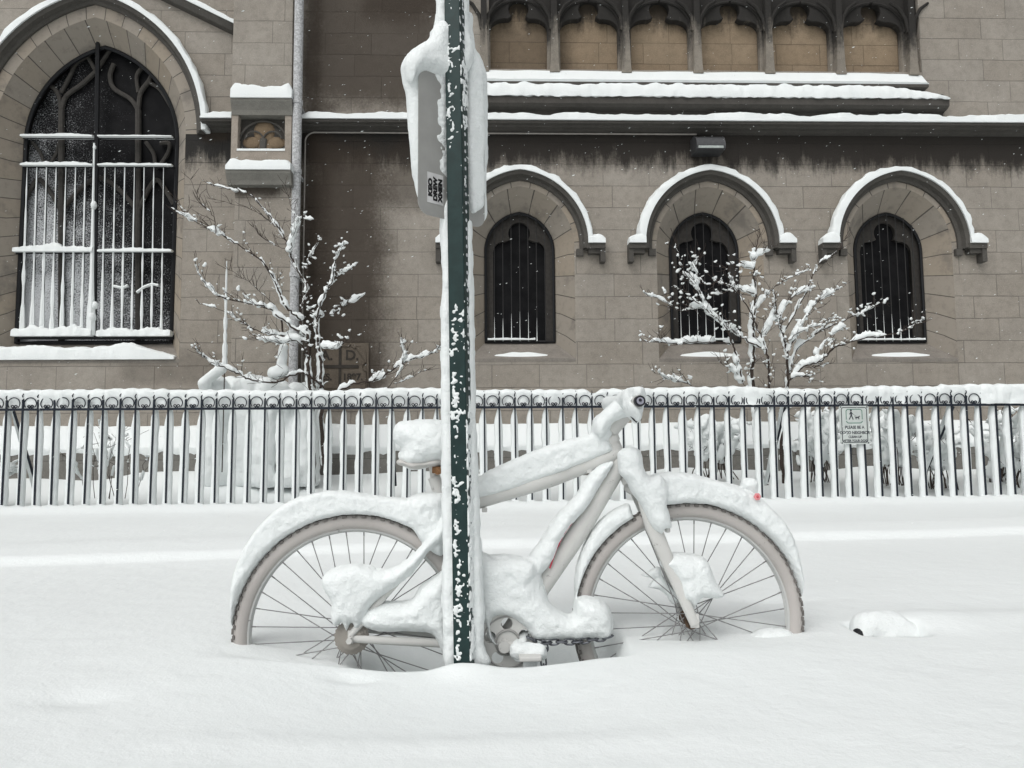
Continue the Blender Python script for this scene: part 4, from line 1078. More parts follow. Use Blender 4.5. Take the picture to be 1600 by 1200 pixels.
for s_ in (-1, 1):
    MB().tube([bp(690, 815, .02*s_), bp(660, 862, .035*s_), (hubR[0]-.0, .058*s_, hubR[1]+.01)], [.011, .012, .010], 12).obj('seat_stay', M_FRAME, bike)
    MB().tube([(bb[0]-.02, .035*s_, bb[2]), (hubR[0]+.10, .055*s_, hubR[1]-.008), (hubR[0], .058*s_, hubR[1])], [.013, .012, .010], 12, flat=.7).obj('chain_stay', M_FRAME, bike)
    c_ = bp(1000, 772, .0)
    lg = MB().tube([(c_[0]-.01, .048*s_, c_[2]+.03), bp(1020, 822, .055*s_), (hubF[0], .062*s_, hubF[1])], [.021, .024, .014], 16, flat=.62, flatdir=(0, 1, 0)).obj('fork_leg', M_FRAME, bike)
    MB().box(hubF[0]-.012, hubF[0]+.012, .062*s_-.004, .062*s_+.004, hubF[1]-.009, hubF[1]+.03).obj('dropout', M_FRAME, lg, smooth=False)
    q_ = bp(1022, 812, .05*s_)
    MB().tube([(q_[0]+.0, q_[1]-.02, q_[2]-.02), (q_[0]+.035, q_[1]-.018, q_[2]+.01), (q_[0]+.04, q_[1], q_[2]-.035)], .008, 8).obj('brake_arm', M_FRAME, lg)
c_ = bp(993, 762); MB().tube([(c_[0], -.062, c_[2]), (c_[0], .062, c_[2])], .024, 14).obj('fork_crown', M_FRAME, bike)
# axle nut, sprocket, chainring, crank
MB().tube([(hubR[0], -.088, hubR[1]), (hubR[0], -.05, hubR[1])], .009, 6).box(hubR[0]-.007, hubR[0]+.008, -.066, -.061, hubR[1]-.012, hubR[1]+.024).obj('rear_dropout', M_FRAME, bike, smooth=False)
sp = MB()
for y, r in ((-.055, .030), (-.050, .036), (-.045, .043), (-.040, .048)):
    pts = []
    for i in range(44): a = 2*math.pi*i/44; rr_ = r+(.003 if i % 2 else 0); pts.append((hubR[0]+rr_*math.cos(a), hubR[1]+rr_*math.sin(a)))
    sp.prism(pts, y-.001, y+.001)
sp.obj('sprocket', m_white('painted_sprocket', (.33, .31, .28), .25), bike, smooth=False)
cc = bp(793, 1003, -.06); cr_ = MB()
pts = []
for i in range(84): a = 2*math.pi*i/84; rr_ = .083+(.004 if i % 2 else 0); pts.append((cc[0]+rr_*math.cos(a), cc[2]+rr_*math.sin(a)))
hl = [[(cc[0]+.052*math.cos(a0)+.017*math.cos(t), cc[2]+.052*math.sin(a0)+.017*math.sin(t)) for t in np.linspace(0, 2*math.pi, 13)[:-1]] for a0 in [R(20+72*i) for i in range(5)]]
me = fill2d(pts, hl, .0018); shift(me, 0, -.060, 0); me.materials.clear(); me.materials.append(m_white('painted_chainring', (.60, .60, .58), .1)); crk = link('chainring', me, bike)
MB().torus((cc[0], -.0635, cc[2]), .072, .0025, n=48, seg=6).torus((cc[0], -.0635, cc[2]), .034, .004, n=32, seg=6).obj('ring_edge', m_flat('dull_edge', (.34, .34, .33), .6), crk)
ca_ = bp(788, 1010, -.08); cb_ = bp(826, 1018, -.08)
cra = MB().tube([(ca_[0], -.078, ca_[2]), (cb_[0]+.0, -.082, cb_[2]-.0)], [.017, .013], 12, flat=.5, flatdir=(0, 1, 0)).tube([(ca_[0], -.09, ca_[2]), (ca_[0], -.05, ca_[2])], .017, 14).obj('crank_arm', M_FRAME, bike)
MB().box(cb_[0]-.032, cb_[0]+.03, -.17, -.10, cb_[2]-.004, cb_[2]+.010).obj('pedal', M_FRAME, cra, smooth=False, bevel=.004)
# saddle on its post
s_a = bp(686, 740)
MB().tube([bp(680, 752), bp(676, 722)], .0135, 14).obj('seatpost', M_FRAME, bike)
V = Vol((-.42, -.11, .80), (-.08, .11, 1.0), .005)
shz = [bp(u, v) for u, v in ((630, 722), (650, 727), (680, 723), (705, 716), (730, 712))]
for a_, b_, w1, w2 in zip(shz[:-1], shz[1:], (.062, .07, .05, .035), (.07, .05, .035, .022)):
    V.cap(a_, b_, .02, .018, .01, sq=(1, w1/.02, .55))
sad = V.obj('saddle', m_white('saddle_white', (.52, .51, .49)), bike)
clp = bp(685, 735, -.03)
MB().tube([(clp[0], -.055, clp[2]), (clp[0], -.03, clp[2])], .012, 12).tube([(clp[0], -.058, clp[2]), (clp[0], -.054, clp[2])], .006, 6).box(clp[0]-.018, clp[0]+.016, -.04, .04, clp[2]-.008, clp[2]+.012).obj('seat_clamp', m_flat('rusty_bolt', (.30, .16, .075), .7, .2, .25, 70), sad)
# stem, handlebar, grips
st0 = bp(950, 672); st1 = bp(979, 641)
stem = MB().tube([bp(955, 690), bp(948, 668)], .023, 16).tube([st0, bp(962, 659), st1], [.031, .030, .029], 20).tube([(st1[0], -.03, st1[2]), (st1[0], .03, st1[2])], .026, 16).obj('stem', M_FRAME, bike)
for u, v in ((941.5, 671), (944.5, 678)): q_ = bp(u, v, -.026); MB().tube([(q_[0], -.030, q_[2]), (q_[0], -.018, q_[2])], .006, 10).tube([(q_[0], -.0306, q_[2]), (q_[0], -.0302, q_[2])], .0028, 6).obj('stem_bolt', m_flat('bolt', (.3, .3, .3), .5), stem)
ne = bp(998, 627, -.24); fe = (st1[0]-.01, .26, st1[2]+.02)
HB = [ne, (ne[0]+.003, -.14, ne[2]-.004), (st1[0]+.004, -.04, st1[2]+.004), (st1[0], .04, st1[2]+.004), (st1[0]-.01, .14, st1[2]+.02), fe]
hb = MB().tube(catmull(HB, 5), .0125, 12).obj('handlebar', M_FRAME, bike)
MB().tube([ne, (ne[0]+.002, -.13, ne[2]-.003)], .0165, 16).obj('grip', M_FRAME, hb)
MB().tube([(fe[0], .26, fe[2]), (fe[0]-.003, .15, fe[2])], .0165, 16).obj('grip', M_FRAME, hb)
M_PLUG = m_flat('black_rubber', (.012, .013, .018), .5); M_PL2 = m_flat('plug_lilac', (.30, .30, .36), .5)
pgm = MB().tube([(ne[0], -.258, ne[2]), (ne[0], -.235, ne[2])], .0150, 24).torus((ne[0], -.258, ne[2]), .0125, .0025, n=28, seg=8).obj('bar_end_plug', M_PLUG, hb)
MB().tube([(ne[0], -.2605, ne[2]), (ne[0], -.2585, ne[2])], .0098, 20).obj('plug_face', M_PL2, pgm)
MB().tube([(ne[0]-.001, -.2625, ne[2]+.002), (ne[0], -.2607, ne[2]+.002)], .0045, 14).obj('plug_hole', M_PLUG, pgm)
bl = bp(993, 656, -.2)
MB().tube(catmull([bp(986, 650, -.2), bp(990, 655, -.21), bp(994, 658, -.21), bp(997, 653, -.21)], 4), .0025, 6).tube([bp(993, 656, -.21), bp(995, 660, -.21)], .003, 6).tube(catmull([bp(1005, 634, -.18), bp(1002, 645, -.17), bp(1001, 657, -.17)], 3), .0025, 6).obj('brake_lever', M_PLUG, hb)
MB().tube(catmull([bp(904, 806, -.032), bp(890, 822, -.034), bp(876, 842, -.036), bp(868, 862, -.036), bp(859, 888, -.034)], 4), [.0015]*4+[.0022]*4+[.0045]*3+[.0025]*6, 6, flat=.6).obj('red_cable', m_flat('red_cable', (.62, .045, .09), .5), bike)
for u, v in ((757, 797), (920, 736)): q_ = bp(u, v, -.01); MB().box(q_[0]-.008, q_[0]+.008, -.02, -.005, q_[2]-.006, q_[2]+.008).obj('cable_guide', M_FRAME, bike, smooth=False, bevel=.002)

# ---- snow on the bicycle
V = Vol((-1.02, -.17, .12), (1.0, .13, 1.16), .0048)
def P2(pts, d=-.03, sm=3): return smoothpoly([BF.at(u, v, d) for u, v in pts], sm)
def ringpoly(outer, hub, a0, a1, r=RW-.0025, d=-.03):
    """outer contour in px (clockwise order), closed along the tyre"""
    O = [tuple(p) for p in catmull([BF.at(u, v, d) for u, v in outer], 4)]
    inner = [(hub[0]+r*math.cos(a), hub[1]+r*math.sin(a)) for a in np.linspace(R(a1), R(a0), 40)]
    return O+inner
def pil(pts, yc=-.0, T=.04, w=.035, d=-.03, sm=3, k=.008): V.pillow(P2(pts, d, sm), yc, T, w, k)
V.pillow(ringpoly([(360, 992), (357, 940), (363, 898), (380, 854), (410, 814), (446, 785), (485, 771), (520, 766), (550, 769), (590, 775), (640, 778), (692, 772)], hubR, 182, 36), -.004, .043, .018)
pil([(640, 776), (692, 770), (699, 800), (697, 850), (690, 870), (672, 862), (655, 845), (640, 815)], -.01, .058, .04)
pil([(500, 915), (503, 902), (520, 890), (560, 883), (600, 892), (635, 876), (660, 850), (685, 815), (698, 800), (700, 838), (672, 862), (640, 900), (612, 922), (585, 942), (572, 960), (565, 978), (553, 985), (548, 975), (540, 990), (533, 975), (522, 983), (514, 965), (516, 945), (506, 928)], -.045, .045, .035, -.07)
pil([(560, 972), (575, 952), (600, 943), (640, 940), (655, 920), (680, 902), (702, 896), (706, 1042), (694, 1035), (684, 1010), (672, 993), (640, 990), (600, 990), (572, 984)], -.03, .058, .04, -.06)
pil([(614, 690), (613, 672), (622, 659), (650, 654), (685, 655), (704, 660), (716, 670), (718, 712), (704, 724), (680, 727), (650, 735), (632, 730), (622, 716), (626, 700)], -.0, .085, .07, -.03)
pil([(735, 756), (752, 742), (775, 730), (800, 718), (840, 702), (870, 692), (905, 682), (930, 676), (948, 680), (958, 696), (960, 706), (930, 718), (900, 731), (860, 746), (830, 757), (790, 770), (752, 781), (735, 786)], -.0, .034, .022, -.02)
pil([(930, 676), (930, 656), (944, 640), (962, 624), (978, 612), (990, 622), (992, 644), (972, 654), (955, 666), (944, 684)], -.03, .042, .03, -.06)
pil([(925, 690), (926, 670), (938, 655), (952, 655), (960, 668), (955, 690)], .0, .036, .03, -.03)
pil([(928, 676), (928, 660), (934, 650), (950, 641), (975, 632), (990, 640), (984, 650), (968, 658), (955, 664), (946, 668), (940, 682), (948, 692), (935, 690)], -.01, .036, .025, -.04)
pil([(962, 722), (952, 740), (938, 762), (928, 780), (915, 798), (905, 810), (892, 824), (876, 850), (866, 875), (850, 895), (836, 905), (820, 895), (826, 873), (842, 850), (862, 820), (880, 796), (900, 775), (908, 760), (922, 740), (945, 722)], -.015, .042, .03, -.04)
pil([(738, 866), (760, 866), (775, 872), (800, 871), (836, 878), (838, 900), (832, 912), (846, 930), (866, 950), (888, 963), (898, 960), (901, 938), (925, 935), (948, 945), (957, 965), (958, 990), (950, 1001), (920, 1000), (880, 1003), (850, 1002), (832, 1000), (822, 985), (806, 972), (790, 965), (772, 966), (768, 985), (775, 1000), (790, 1005), (808, 994), (822, 990), (829, 1000), (827, 1022), (818, 1034), (806, 1022), (790, 1014), (772, 1010), (762, 995), (757, 975), (745, 960)], -.03, .062, .035, -.06, 2)
pil([(770, 868), (835, 882), (860, 945), (880, 990), (830, 990), (800, 968), (765, 958), (745, 900)], -.02, .060, .06, -.06)
V.pillow(ringpoly([(898, 965), (899, 935), (900, 900), (908, 868), (922, 838), (942, 812), (965, 795), (985, 786)], hubF, 178, 118), -.004, .042, .018)
V.pillow(ringpoly([(1000, 770), (1015, 748), (1035, 739), (1060, 738), (1085, 741), (1120, 750), (1150, 759), (1185, 773), (1210, 796), (1228, 815), (1243, 842), (1252, 872), (1257, 905), (1257, 940)], hubF, 110, 8), -.004, .045, .02)
pil([(1165, 764), (1166, 752), (1176, 747), (1187, 750), (1190, 762), (1185, 775)], .0, .025, .02)
pil([(966, 712), (972, 702), (984, 697), (998, 700), (1006, 712), (1008, 730), (1018, 745), (1035, 742), (1046, 765), (1044, 790), (1050, 812), (1052, 826), (1042, 828), (1036, 836), (1020, 826), (1010, 805), (1000, 785), (988, 768), (980, 752), (970, 740)], -.055, .045, .035, -.08)
pil([(1035, 880), (1052, 866), (1080, 866), (1104, 872), (1114, 888), (1122, 910), (1135, 932), (1118, 938), (1100, 936), (1092, 948), (1084, 957), (1077, 945), (1062, 940), (1060, 915), (1045, 895)], -.03, .05, .035, -.06)
pil([(1062, 935), (1040, 905), (1030, 885), (1012, 892), (998, 900), (1020, 905), (1010, 918), (1035, 925), (1050, 945)], .02, .02, .02, .02)
V.cap((cb_[0]-.03, -.11, cb_[2]+.012), (cb_[0]+.028, -.12, cb_[2]+.008), .024, .022, .01); V.cap((cb_[0]-.0, -.11, cb_[2]-.03), (cb_[0]+.012, -.12, cb_[2]), .018, .02, .01)
pil([(1175, 1005), (1200, 985), (1235, 985), (1258, 1010)], 0, .045, .03)
pil([(905, 985), (900, 950), (925, 940), (950, 950), (960, 975), (950, 998), (915, 1000)], -.01, .05, .03)
V.noise(.0045, .075, 1); V.noise(.0022, .024, 2); V.noise(.0028, .0105, 5)
V.obj('snow_cover', M_SNOW, bike)
V = Vol((.05, -.34, .95), (.42, .36, 1.16), .005)
V.pillow(smoothpoly([BF.at(u, v, -.22) for u, v in ((984, 618), (984, 607), (990, 599), (998, 597), (1007, 601), (1011, 612), (1010, 622), (1008, 640), (1004, 656), (996, 661), (990, 655), (982, 646), (978, 632))]), -.185, .062, .035)
a_ = bp(990, 622, -.18); V.cap(a_, (st1[0]+.0, -.02, st1[2]+.025), .030, .034, .02)
V.cap((st1[0], -.02, st1[2]+.02), (fe[0], fe[1]-.02, fe[2]+.015), .030, .028, .02)
V.cap((st1[0]-.03, -.0, st1[2]-.008), (st1[0]+.0, -.05, st1[2]+.02), .028, .03, .02)
q_ = bp(1000, 640, -.24)
V.noise(.004, .04, 3); V.noise(.0015, .015, 4)
# leave the bar end clear
S_ = V.sub((ne[0]-.02, -.30, ne[2]-.02), (ne[0]+.02, -.20, ne[2]+.02)); sl, X, Y, Z = S_
hole = .0165-np.sqrt((X-ne[0])**2+(Z-ne[2])**2)+0*Y; V.F[sl] = np.where((hole > 0) & (Y < -.22), np.minimum(V.F[sl], -hole), V.F[sl])
V.obj('bar_snow', M_SNOW, bike)

# pink flower half buried in the snow of the front wheel
pf = bp(1183, 776, -.05)
flw = root('pink_flower', BF.M @ Matrix.Translation(pf), 'tiny pink artificial flower poking out of the snow on the front wheel', 'flower')
mb = MB()
for i in range(6): a = i*math.pi/3; mb.ball((.006*math.cos(a), -.002, .006*math.sin(a)), .0055, 8, 5, (1, .5, 1))
mb.obj('petals', m_flat('pink_petals', (.78, .30, .32), .7), flw); MB().ball((0, -.004, 0), .004).obj('centre', m_flat('pink_centre', (.55, .08, .1), .7), flw)

# lock chain hanging off the frame
lk = root('lock_chain', BF.M, 'heavy steel lock chain draped between the crank and the front wheel', 'chain')
path = [bp(u, v, -.075) for u, v in ((826, 996), (838, 1002), (850, 1006), (864, 1003), (880, 1003), (900, 1003), (925, 999), (945, 997), (960, 992))]
pathb = [bp(u, v, -.080) for u, v in ((850, 1004), (853, 1014), (849, 1028), (850, 1045), (851, 1060))]
def chain(path, ph=0):
    C = catmull(path, 10); L = [0]
    for i in range(1, len(C)): L.append(L[-1]+np.linalg.norm(C[i]-C[i-1]))
    s = 0; i = ph
    while s < L[-1]-.012:
        p = np.array([np.interp(s, L, [c[j] for c in C]) for j in range(3)]); q = np.array([np.interp(min(s+.020, L[-1]), L, [c[j] for c in C]) for j in range(3)])
        d = Vector(q-p).normalized(); c0 = Vector((p+q)/2); n = Vector((0, 1, 0)) if i % 2 else d.cross(Vector((0, 1, 0))).normalized()
        sd_ = d.cross(n).normalized(); pts = [c0+d*(.012*math.cos(t)+.004*(1 if math.cos(t) > 0 else -1))+sd_*.0075*math.sin(t) for t in np.linspace(0, 2*math.pi, 17)[:-1]]
        MB().tube(pts, .0028, 6, closed=True).obj('link', M_CHAIN, lk); s += .0225; i += 1
chain(path); chain(pathb, 1)

# ================================================================ TREES AND SHRUBS
TF = Frame(9.15, .04)
def tree(name, label, branches, lo, hi, seed, group, trunk_uv, h=.0135, twig_n=2.1, base_y=0.0):
    rg = random.Random(seed); g0 = TF.at(*trunk_uv)[0]
    zg = float(ground_h(g0, 9.15))-.02
    rt = root(name, TF.M, label, 'tree', group)
    V = Vol(lo, hi, h); fine = []
    brn = MB(); twg = MB(); trk = None
    for bi, (pts, d0, d1, r0, r1, sn) in enumerate(branches):
        n = len(pts); P3 = []
        for k, (u, v) in enumerate(pts):
            d = d0+(d1-d0)*k/(n-1)
            if v > 9000: P3.append((TF.at(u, 700, d)[0], d, zg))
            else: P3.append(TF.p3(u, v, d))
        C = catmull(P3, 6); m = len(C)
        C = [c+np.array([rg.gauss(0, .006), rg.gauss(0, .01), rg.gauss(0, .006)]) for c in C]
        rad = [r0+(r1-r0)*k/(m-1) for k in range(m)]
        if bi == 0: MB().tube(C, rad, 10).obj('trunk', M_BARK, rt)
        else: MB().tube(C, rad, 6).obj('branch', M_BARK, rt)
        # heaps of snow riding on the branch
        off = rg.random()*50; run = 0
        for k in range(m-1):
            a, b = C[k], C[k+1]; L = np.linalg.norm(b-a); hor = math.hypot(b[0]-a[0], b[1]-a[1])/max(L, 1e-6); run += L
            for q in range(2):
                t0 = q/2; t1 = (q+1)/2; p = a+(b-a)*t0; p2 = a+(b-a)*t1
                nn = nz((run+t0*L)*6.5+off, bi*3.3)*.8+nz((run+t0*L)*19+off, bi*5.1)*.45
                fade = min(1, (m-k)/5)
                th = min(sn, 1.25)*(.018+.037*nn)*((.8+.2*hor) if sn > 1.15 else (.5+.5*hor))*(.5+.5*fade)*(1.3-.6*k/m)
                if th > .006:
                    hh_ = th*.95+(rad[k]*1.0 if (hor < .5 and sn > 1.15) else 0)
                    hh_ = min(hh_, .042); yo = hh_*.55; V.cap((p[0]-.5*th*(1-hor), p[1]+yo, p[2]+hh_*.8*hor), (p2[0]-.5*th*(1-hor), p2[1]+yo, p2[2]+hh_*.8*hor), hh_, hh_*.9, .008, sq=(1, .8, .95))
                    V.cap((p[0], p[1]+yo, p[2]+hh_*.4), (p[0]-.2*hh_, p[1]+yo, p[2]+hh_*1.9), hh_*.5, hh_*.35, .01)
        # side twigs
        for q in range(int(twig_n*m*.42)):
            k = rg.randrange(int(m*.25), m); p = C[k]; tdir = C[min(k+1, m-1)]-C[max(k-1, 0)]; tdir = tdir/max(np.linalg.norm(tdir), 1e-6)
            dr = tdir*.8+np.array([rg.gauss(0, .55), rg.gauss(0, .5), rg.gauss(.35, .4)]); dr /= np.linalg.norm(dr)
            L = rg.uniform(.08, .34)*(1-.4*k/m); T = [p]; st = 5
            for j in range(st): dr = dr+np.array([rg.gauss(0, .16), rg.gauss(0, .12), rg.gauss(.05, .14)]); dr /= np.linalg.norm(dr); T.append(T[-1]+dr*L/st)
            twg.tube(T, [max(.0026, r1*.7)]+[.0032, .0028, .0025, .0022, .0018], 4)
            if rg.random() < .75*min(sn, 1.2):
                for _ in range(rg.choice((1, 1, 2))):
                    c = T[rg.randrange(1, st+1)]; r_ = rg.uniform(.008, .019)*min(sn, 1.1)
                    V.cap(c+np.array([0, 0, r_*.3]), c+np.array([rg.gauss(0, .02), 0, r_*1.2]), r_, r_*.6, .006, sq=(1.15, .9, .8))
            if rg.random() < .4:
                d2 = dr+np.array([rg.gauss(0, .6), rg.gauss(0, .5), rg.gauss(.2, .5)]); d2 /= np.linalg.norm(d2); c = T[3]
                twg.tube([c, c+d2*L*.25, c+d2*L*.45+np.array([0, 0, .01])], [.0024, .002, .0016], 4)
    tw = twg.obj('twigs', M_BARK, rt); tw['kind'] = 'stuff'
    V.noise(.005, .05, seed); V.noise(.003, .022, seed+1)
    V.obj('snow_load', M_SNOW, rt)['kind'] = 'stuff'
    return rt, V
LZ = lambda L: [(270+x/3.53, 280+y/3.53) for x, y in L]
RZ = lambda L: [(980+x/3.333, 330+y/3.333) for x, y in L]
BL = [
 ([(489, 9999), (489, 700), (486, 640), (483, 600)]+LZ([(745, 1000), (745, 900), (735, 830)]), 0, 0, .032, .016, 1.4),
 (LZ([(745, 880), (705, 790), (700, 730), (720, 680), (745, 600), (680, 490), (640, 390), (600, 290), (520, 190), (430, 90), (300, 50), (190, 20)]), 0, .3, .018, .003, .75),
 (LZ([(705, 770), (640, 720), (600, 660), (560, 560), (500, 460), (420, 400), (320, 340), (240, 295), (120, 230), (20, 180)]), 0, -.3, .014, .003, .95),
 (LZ([(240, 295), (225, 210), (150, 120), (100, 0)]), -.25, -.3, .006, .002, .2),
 (LZ([(320, 340), (200, 260), (90, 210), (10, 90)]), -.2, -.1, .006, .002, .25),
 (LZ([(735, 860), (640, 800), (540, 720), (460, 690), (340, 670), (230, 630), (150, 540), (120, 450)]), 0, -.35, .013, .003, 1.1),
 (LZ([(745, 900), (640, 870), (520, 850), (430, 820), (300, 740), (150, 685)]), 0, .3, .011, .003, 1.0),
 (LZ([(740, 950), (680, 890), (600, 905), (540, 890), (450, 880)]), -.05, -.3, .009, .003, 1.2),
 ([(512, 9999), (504, 690), (500, 620)]+LZ([(815, 1130), (815, 1000), (800, 880), (790, 760), (750, 720)]), .1, .05, .028, .012, 1.5),
 (LZ([(800, 760), (830, 650), (880, 560), (900, 440), (940, 355)]), .05, -.2, .011, .003, 1.1),
 (LZ([(800, 750), (850, 745), (900, 730), (980, 680), (1065, 628)]), .05, .2, .010, .003, 1.3),
 (LZ([(830, 650), (880, 570), (930, 520), (985, 485)]), .0, -.1, .006, .002, 1.1),
 (LZ([(735, 610), (745, 520), (745, 450), (800, 350)]), .05, .2, .008, .003, 1.3),
 (LZ([(650, 390), (665, 300), (700, 230), (765, 220)]), .1, 0, .007, .002, 1.4),
 (LZ([(700, 230), (660, 170), (620, 40)]), .05, .1, .004, .002, .3),
 (LZ([(600, 290), (540, 240), (440, 170), (200, 100)]), .2, .3, .005, .002, .2),
 (LZ([(830, 930), (900, 930), (950, 895)]), -.05, -.2, .006, .002, 1.1),
 (LZ([(830, 1150), (760, 1090), (690, 1070), (560, 1120), (450, 1110), (370, 1075), (280, 1040), (180, 985), (110, 930)]), .05, -.3, .014, .004, 1.0),
 (LZ([(860, 1190), (1000, 1130), (1110, 1110), (1200, 1060), (1280, 1005), (1370, 980), (1450, 950), (1500, 880)]), 0, .2, .013, .003, 1.5),
 (LZ([(1150, 1180), (1220, 1110), (1270, 1020), (1275, 950), (1260, 880)]), -.1, -.2, .006, .002, .9),
 (LZ([(1220, 1130), (1300, 1100), (1400, 1050)]), -.1, 0, .004, .002, .5),
 (LZ([(560, 690), (460, 600), (380, 540), (300, 490)]), -.15, 0, .004, .002, .15),
 (LZ([(640, 390), (560, 360), (480, 310), (430, 235)]), .1, .2, .004, .002, .2),
 (LZ([(600, 780), (610, 900), (615, 950)]), .1, .1, .012, .010, .4),
]
treeL, _ = tree('bare_tree', 'larger spreading bare tree with snow clumps in front of the stone buttress', BL, (-5.0, -.75, .55), (-.85, .75, 4.45), 11, 'snow laden bare trees behind the fence', (489, 700), h=.0125)
BR = [
 ([(1196, 9999), (1190, 740), (1183, 660)]+RZ([(655, 890), (655, 760), (657, 640), (662, 520), (668, 430), (660, 330), (668, 220), (690, 120)]), 0, 0, .030, .004, 1.2),
 ([(1235, 9999), (1225, 760), (1222, 690), (1228, 640)]+RZ([(835, 890), (830, 740), (810, 640), (790, 560), (765, 420)]), .1, -.1, .026, .006, 1.1),
 (RZ([(835, 880), (880, 730), (1000, 630), (1150, 560), (1240, 520), (1310, 480)]), 0, .25, .010, .003, 1.1),
 (RZ([(840, 885), (920, 810), (1010, 780), (1070, 720), (1190, 670), (1380, 640), (1460, 615), (1535, 580)]), -.05, -.4, .013, .003, 1.5),
 ([(1206, 9999), (1205, 700), (1203, 640)]+RZ([(740, 885), (735, 780), (700, 660), (640, 520), (570, 410), (540, 335)]), .05, -.2, .020, .004, 1.1),
 (RZ([(725, 730), (640, 680), (560, 630), (430, 520), (370, 400), (300, 320), (240, 130)]), -.05, -.35, .010, .003, 1.1),
 (RZ([(600, 885), (570, 760), (545, 680), (510, 600), (440, 540), (350, 460), (270, 400)]), -.1, -.4, .013, .003, 1.2),
 (RZ([(545, 690), (450, 680), (280, 685), (150, 680), (80, 672)]), -.1, -.4, .008, .003, 1.6),
 (RZ([(800, 650), (870, 540), (940, 400), (1000, 280), (1090, 210), (1150, 118)]), 0, .2, .009, .003, .9),
 (RZ([(440, 540), (380, 500), (280, 520), (180, 460), (90, 432)]), -.2, -.4, .005, .002, 1.2),
 (RZ([(830, 740), (890, 630), (960, 500), (1040, 440), (1110, 400)]), -.05, .1, .009, .003, 1.3),
 (RZ([(660, 430), (560, 400), (500, 430), (440, 435)]), 0, -.2, .008, .003, 1.7),
 (RZ([(660, 520), (720, 450), (790, 380), (930, 312)]), 0, .2, .008, .003, 1.3),
 (RZ([(560, 400), (480, 370), (400, 380), (300, 330)]), -.15, -.3, .006, .002, 1.5),
 (RZ([(380, 360), (350, 290), (390, 220)]), -.25, -.3, .004, .002, 1.3),
 (RZ([(655, 300), (600, 285), (520, 300)]), 0, -.15, .005, .002, 1.6),
 (RZ([(664, 240), (720, 210), (760, 180)]), 0, .1, .004, .002, 1.2),
 (RZ([(790, 560), (830, 480), (890, 430), (980, 400)]), -.05, .1, .006, .003, 1.3),
 (RZ([(600, 880), (560, 830), (500, 800)]), -.1, -.2, .006, .003, 1.3),
 (RZ([(400, 940), (300, 895), (220, 875), (140, 840)]), -.2, -.4, .006, .002, 1.1),
 (RZ([(990, 745), (1060, 650), (1130, 600)]), -.1, 0, .006, .003, 1.2),
 (RZ([(720, 640), (760, 560), (760, 500)]), -.05, -.1, .006, .003, 1.4),
 (RZ([(835, 880), (900, 860), (960, 870)]), -.1, -.2, .008, .003, 1.6),
 (RZ([(900, 800), (960, 815), (1080, 790)]), -.1, .1, .005, .002, .6),
 (RZ([(820, 690), (920, 620), (1020, 590), (1100, 570)]), -.1, 0, .006, .003, 1.5),
]
treeR, _ = tree('bare_tree', 'smaller many-stemmed bare tree thick with snow clumps in front of the middle arched window', BR, (1.35, -.75, .6), (5.6, .75, 3.5), 23, 'snow laden bare trees behind the fence', (1196, 700), h=.0125, twig_n=2.6)

def shrub(label, u0, u1, vtop, vbot, n, seed, y=0.0, snow=1.0, spread=.25, arch_=1.0, group='snow covered shrubs behind the fence', rad=.005):
    rg = random.Random(seed); x0, zt_ = TF.at(u0, vtop, y); x1, zb_ = TF.at(u1, vbot, y); xc = (x0+x1)/2
    rt = root('snowy_shrub', TF.M, label, 'shrub', group)
    V = Vol((x0-.35, y-.55, zb_-.15), (x1+.35, y+.55, zt_+.25), .016); H_ = zt_-zb_
    st = MB()
    for i in range(n):
        bx0 = rg.uniform(x0+.2*(x1-x0), x1-.2*(x1-x0)); tx = rg.uniform(x0, x1); hh = H_*rg.uniform(.5, 1.0); yy = y+rg.uniform(-.15, .15); ty = yy+rg.uniform(-.3, .3)
        P = []; 
        for k in range(9):
            t = k/8; P.append(np.array([bx0+(tx-bx0)*t**1.3+rg.gauss(0, .012), yy+(ty-yy)*t+rg.gauss(0, .01), zb_-.1+(hh+.1)*math.sin(min(t*1.1*arch_, 1.2)*math.pi/2)**1.0+rg.gauss(0, .008)]))
        st.tube(P, [rad*(1.4-k*.12) for k in range(9)], 5)
        for k in range(2, 8):
            if rg.random() < .7*snow:
                th = rg.uniform(.02, .055)*snow; V.cap(P[k]+np.array([0, 0, th*.6]), P[k+1]+np.array([0, 0, th*.5]), th, th*.8, .02, sq=(1, .9, .85))
        for _ in range(3):
            c = P[rg.randrange(3, 9)]; d = np.array([rg.gauss(0, .12), rg.gauss(0, .08), rg.gauss(.03, .08)]); st.tube([c, c+d*.5, c+d], [.003, .0025, .002], 4)
            if rg.random() < .6*snow: V.cap(c+d*.6, c+d*.9+np.array([0, 0, .015]), .02*snow, .012, .01)
    st.obj('stems', M_BARK, rt)
    V.noise(.007, .06, seed); V.noise(.003, .025, seed+1); V.obj('snow_load', M_SNOW, rt)['kind'] = 'stuff'
    return rt
shrub('low shrub bowed under snow left of the dog notice', 1240, 1312, 650, 740, 22, 5, -.35, 1.15)
shrub('low shrub bowed under snow just right of the dog notice', 1362, 1425, 645, 745, 24, 6, -.35, 1.2)
shrub('tallest snowy shrub with bare stems behind the snow covered end of the fence', 1520, 1640, 630, 765, 26, 8, -.4, 1.0, arch_=.8, rad=.008)
shrub('snowy shrub between the leaning fence stay and the far right shrub', 1425, 1515, 655, 750, 22, 9, -.3, 1.1)
shrub('snowy bush in front of the plinth below the smaller tree', 1060, 1170, 655, 735, 22, 15, -.1, 1.2)
shrub('cluster of short snow capped twigs behind the left part of the fence', 112, 240, 668, 765, 13, 12, -.5, .55, rad=.003)
shrub('shrub beside the leaning stay at the far left of the fence', -40, 30, 715, 765, 10, 14, -.5, 1.0, rad=.003)
